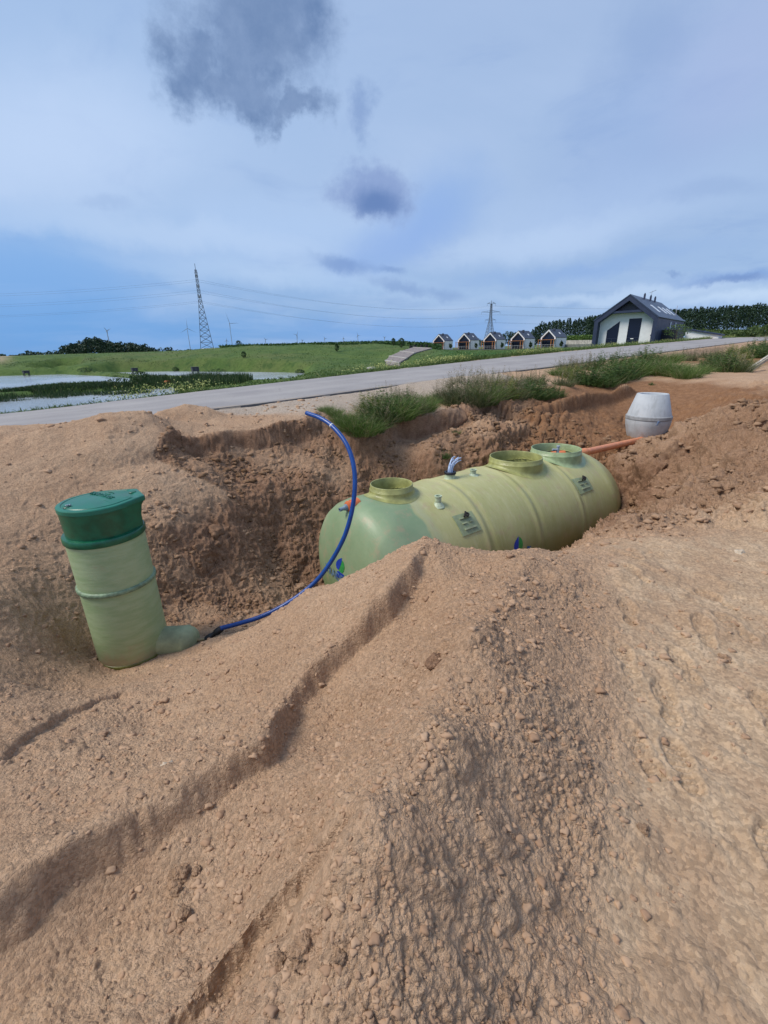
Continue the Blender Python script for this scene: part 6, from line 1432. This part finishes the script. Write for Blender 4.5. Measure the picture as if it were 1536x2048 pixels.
# ================================================================ CLODS AND STONES
def clod_mesh(seed, rough=.45, sub=4):
    import bmesh
    bm = bmesh.new(); bmesh.ops.create_icosphere(bm, subdivisions=sub, radius=1); V = np.array([v.co[:] for v in bm.verts]); F = [[v.index for v in f.verts] for f in bm.faces]; bm.free()
    k = seed*4.13; n = perlin3(V[:, 0]*1.3+k, V[:, 1]*1.3, V[:, 2]*1.3, seed); n2 = perlin3(V[:, 0]*3.1+k, V[:, 1]*3.1, V[:, 2]*3.1, seed+2); n3 = perlin3(V[:, 0]*8+k, V[:, 1]*8, V[:, 2]*8, seed+6)+.6*perlin3(V[:, 0]*18+k, V[:, 1]*18, V[:, 2]*18, seed+7)
    V = V*(1+rough*n+rough*.7*n2+rough*.35*n3)[:, None]; V[:, 2] *= .78; return V, F
def make_clods():
    m = ground_material(); st = simple('pale pebble', (.47,.38,.28), .8, .15, 15, .001); dk = ground_material().copy(); dk.name = 'damp clod'
    big = [(360,1752,23,m,'round sand clod, the biggest on the lower left slope'),(333,1536,13,st,'smooth pale stone lying on the left slope'),(352,1785,11,m,'sand clod just below the biggest one on the lower left slope'),(394,1742,9,m,'small pale clod right of the biggest one on the left slope'),
           (368,1826,11,m,'lone clod lower down the groove left of the bucket mark'),(990,1978,38,m,'largest rounded clod, near the bottom edge right of centre'),(1046,1990,26,m,'crumbled clod right beside the largest clod near the bottom'),(610,1895,30,m,'broken lump of caked sand below the long groove'),(560,1925,18,m,'smaller broken lump left of the caked sand lump'),(680,1915,12,m,'thin upright flake of caked sand on the front heap'),
           (870,1326,17,dk,'flat dark clod on the crest of the front heap'),(816,1328,9,m,'clod left of the flat dark clod on the front heap'),(1070,1783,11,m,'upper of two round clods on the right slope of the front heap'),(1086,1808,10,m,'lower of two round clods on the right slope of the front heap'),(1068,1504,9,m,'round clod high on the right side of the front heap'),(1175,1530,9,m,'clod at the foot of the heap where the trodden ground begins'),
           (1285,1658,11,m,'square crumb lying on the trodden ground'),(1175,1075,11,dk,'brown stone at the right underside of the tank'),(1205,1045,12,dk,'second brown stone at the tank, above the first'),(430,1065,18,dk,'dark damp clod high on the pit wall behind the pump shaft'),(395,1095,17,dk,'dark damp clod on the left of the pit wall cluster'),(428,1092,15,dk,'dark damp clod right in the pit wall cluster'),(410,1120,12,dk,'lowest damp clod of the pit wall cluster'),
           (575,1108,10,dk,'round damp clod on the pit floor left of the tank'),(600,1180,16,m,'pale clod half buried beside the blue hose'),(1480,1106,9,st,'white stone on the lumpy ground at the right'),(1448,1318,12,m,'flat crumb cluster on the trodden ground at right'),(505,1148,9,dk,'damp clod low on the pit wall'),(1340,1040,8,m,'small clod in the hollow right of the tank'),(905,1905,12,m,'small clod above the two clods on the front heap')]
    meshes = [clod_mesh(i) for i in range(7)]
    for i, (px, py, rp, mt, lab) in enumerate(big):
        p = hit(px, py); s = rp*p.length/FPX/Vector(ray(px, py)).length; V, F = meshes[i % 7] if mt is not dk else clod_mesh(i+50, .5, 3)
        if rp > 20: V, F = clod_mesh(i+20, .42, 5); p = p-Vector((0, 0, s*.25))
        if mt is st: V = V*np.array([1.1, .95, .8])
        o = mesh_np('sand_clod' if mt is not st else 'stone', V*s, F, mt, None, True); at = o.data.attributes.new('damp', 'FLOAT', 'POINT'); at.data.foreach_set('value', np.full(len(V), .9 if mt is dk else .3, np.float32)); o.location = p+Vector((0, 0, s*.0)); o.rotation_euler = (0, 0, i*1.3); tag(o, lab, 'clod' if mt is not st else 'stone', 'loose clods and stones')
    # uncountable small crumbs
    import bmesh
    base = []
    for k in range(4):
        V, F = clod_mesh(40+k, .8, 2); base.append((V, np.array(F)))
    n = 34000; a = np.radians(U(n, -50, 48)); r = np.exp(U(n, math.log(.5), math.log(13))); x = r*np.sin(a); y = r*np.cos(a); z = H(x, y)
    damp, brown, grass, gravel, pale = masks(x, y, z); t = road_t(x, y)
    den = sstep(-.35, .5, fbm(x*.8+9, y*.8, 3, 53))*.8+.12; den = den*(1-.7*pale)+.35*damp
    den = den*(.35+.65*sstep(.6, 1.6, r)); k = (U(n) < den) & (t < -.6) & (r < 13); x, y, r, a = x[k], y[k], r[k], a[k]; dk_ = damp[k]
    n2 = 48000; a2 = np.radians(U(n2, -42, 48)); r2 = np.exp(U(n2, math.log(4.2), math.log(13))); x2 = r2*np.sin(a2); y2 = r2*np.cos(a2); z2 = H(x2, y2); dm2, br2, _, _, _ = masks(x2, y2, z2)
    sp2 = sstep(1.6, 2.4, x2)*sstep(3.3, 4.0, y2); cl = sstep(-.2, .45, fbm(x2*.9, y2*.9, 3, 77)); k2 = (U(n2) < (.55*dm2+.35*sp2+.10*br2)*(.15+cl)) & (road_t(x2, y2) < -.8)
    n1_ = len(x); x = np.append(x, x2[k2]); y = np.append(y, y2[k2]); r = np.append(r, r2[k2]); dk_ = np.append(dk_, np.full(k2.sum(), .75))
    z = H(x, y); d, _ = micro(x, y, z); z = z+d; n = len(x); sz = np.clip(.0025*np.exp(RNG.normal(0, .8, n))*(1+.30*r)*(1+1.3*dk_), .002, .009+.0045*r)
    dm, br, _, _, _ = masks(x, y, z); VV = []; FF = []; b = 0; TT = []; DD = []
    for j in range(4):
        q = np.arange(n) % 4 == j; V, F = base[j]; m_ = q.sum(); th = U(m_, 0, 6.28); c, s = np.cos(th), np.sin(th); sc = sz[q]
        X = (V[None, :, 0]*c[:, None]-V[None, :, 1]*s[:, None])*sc[:, None]*U(m_, .8, 1.4)[:, None]+x[q][:, None]; Y = (V[None, :, 0]*s[:, None]+V[None, :, 1]*c[:, None])*sc[:, None]+y[q][:, None]; Z = V[None, :, 2]*sc[:, None]+(z[q]-sc*.1)[:, None]
        VV.append(np.stack([X, Y, Z], -1).reshape(-1, 3)); FF.append((F[None]+(np.arange(m_)*len(V))[:, None, None]+b).reshape(-1, 3)); b += m_*len(V); TT.append(np.repeat(U(m_), len(V))); DD.append(np.repeat(np.clip(dm[q]+br[q], 0, 1), len(V)))
    cm, T, bs = material('sand crumbs', (.4,.28,.2), .95, spec=.15); c = T.mix(T.attr('tint'), (.33,.205,.13), (.45,.30,.195)); c = T.mix(T.attr('damp'), c, T.mix(T.attr('tint'), (.15,.085,.045), (.27,.165,.10))); T.put(bs.inputs['Base Color'], c)
    o = mesh_np('soil_crumbs', np.concatenate(VV), np.concatenate(FF), cm, None, True)
    for nm, v in (('tint', TT), ('damp', DD)): at = o.data.attributes.new(nm, 'FLOAT', 'POINT'); at.data.foreach_set('value', np.concatenate(v).astype(np.float32))
    tag(o, 'loose crumbs and grit scattered over the sand heaps', 'crumbs', kind='stuff')
build_camera(); build_world(); build_sun(); build_ground(); build_road(); build_water()
make_tank(); make_pump(); make_hose(); _, WB = make_well(); make_drain(WB); make_small()
make_bushes(); make_weeds(); make_reeds(); make_verge(); make_forest()
make_cottages(); make_house(); make_terraces(); make_huts(); make_pylons(); make_turbines(); make_clods()
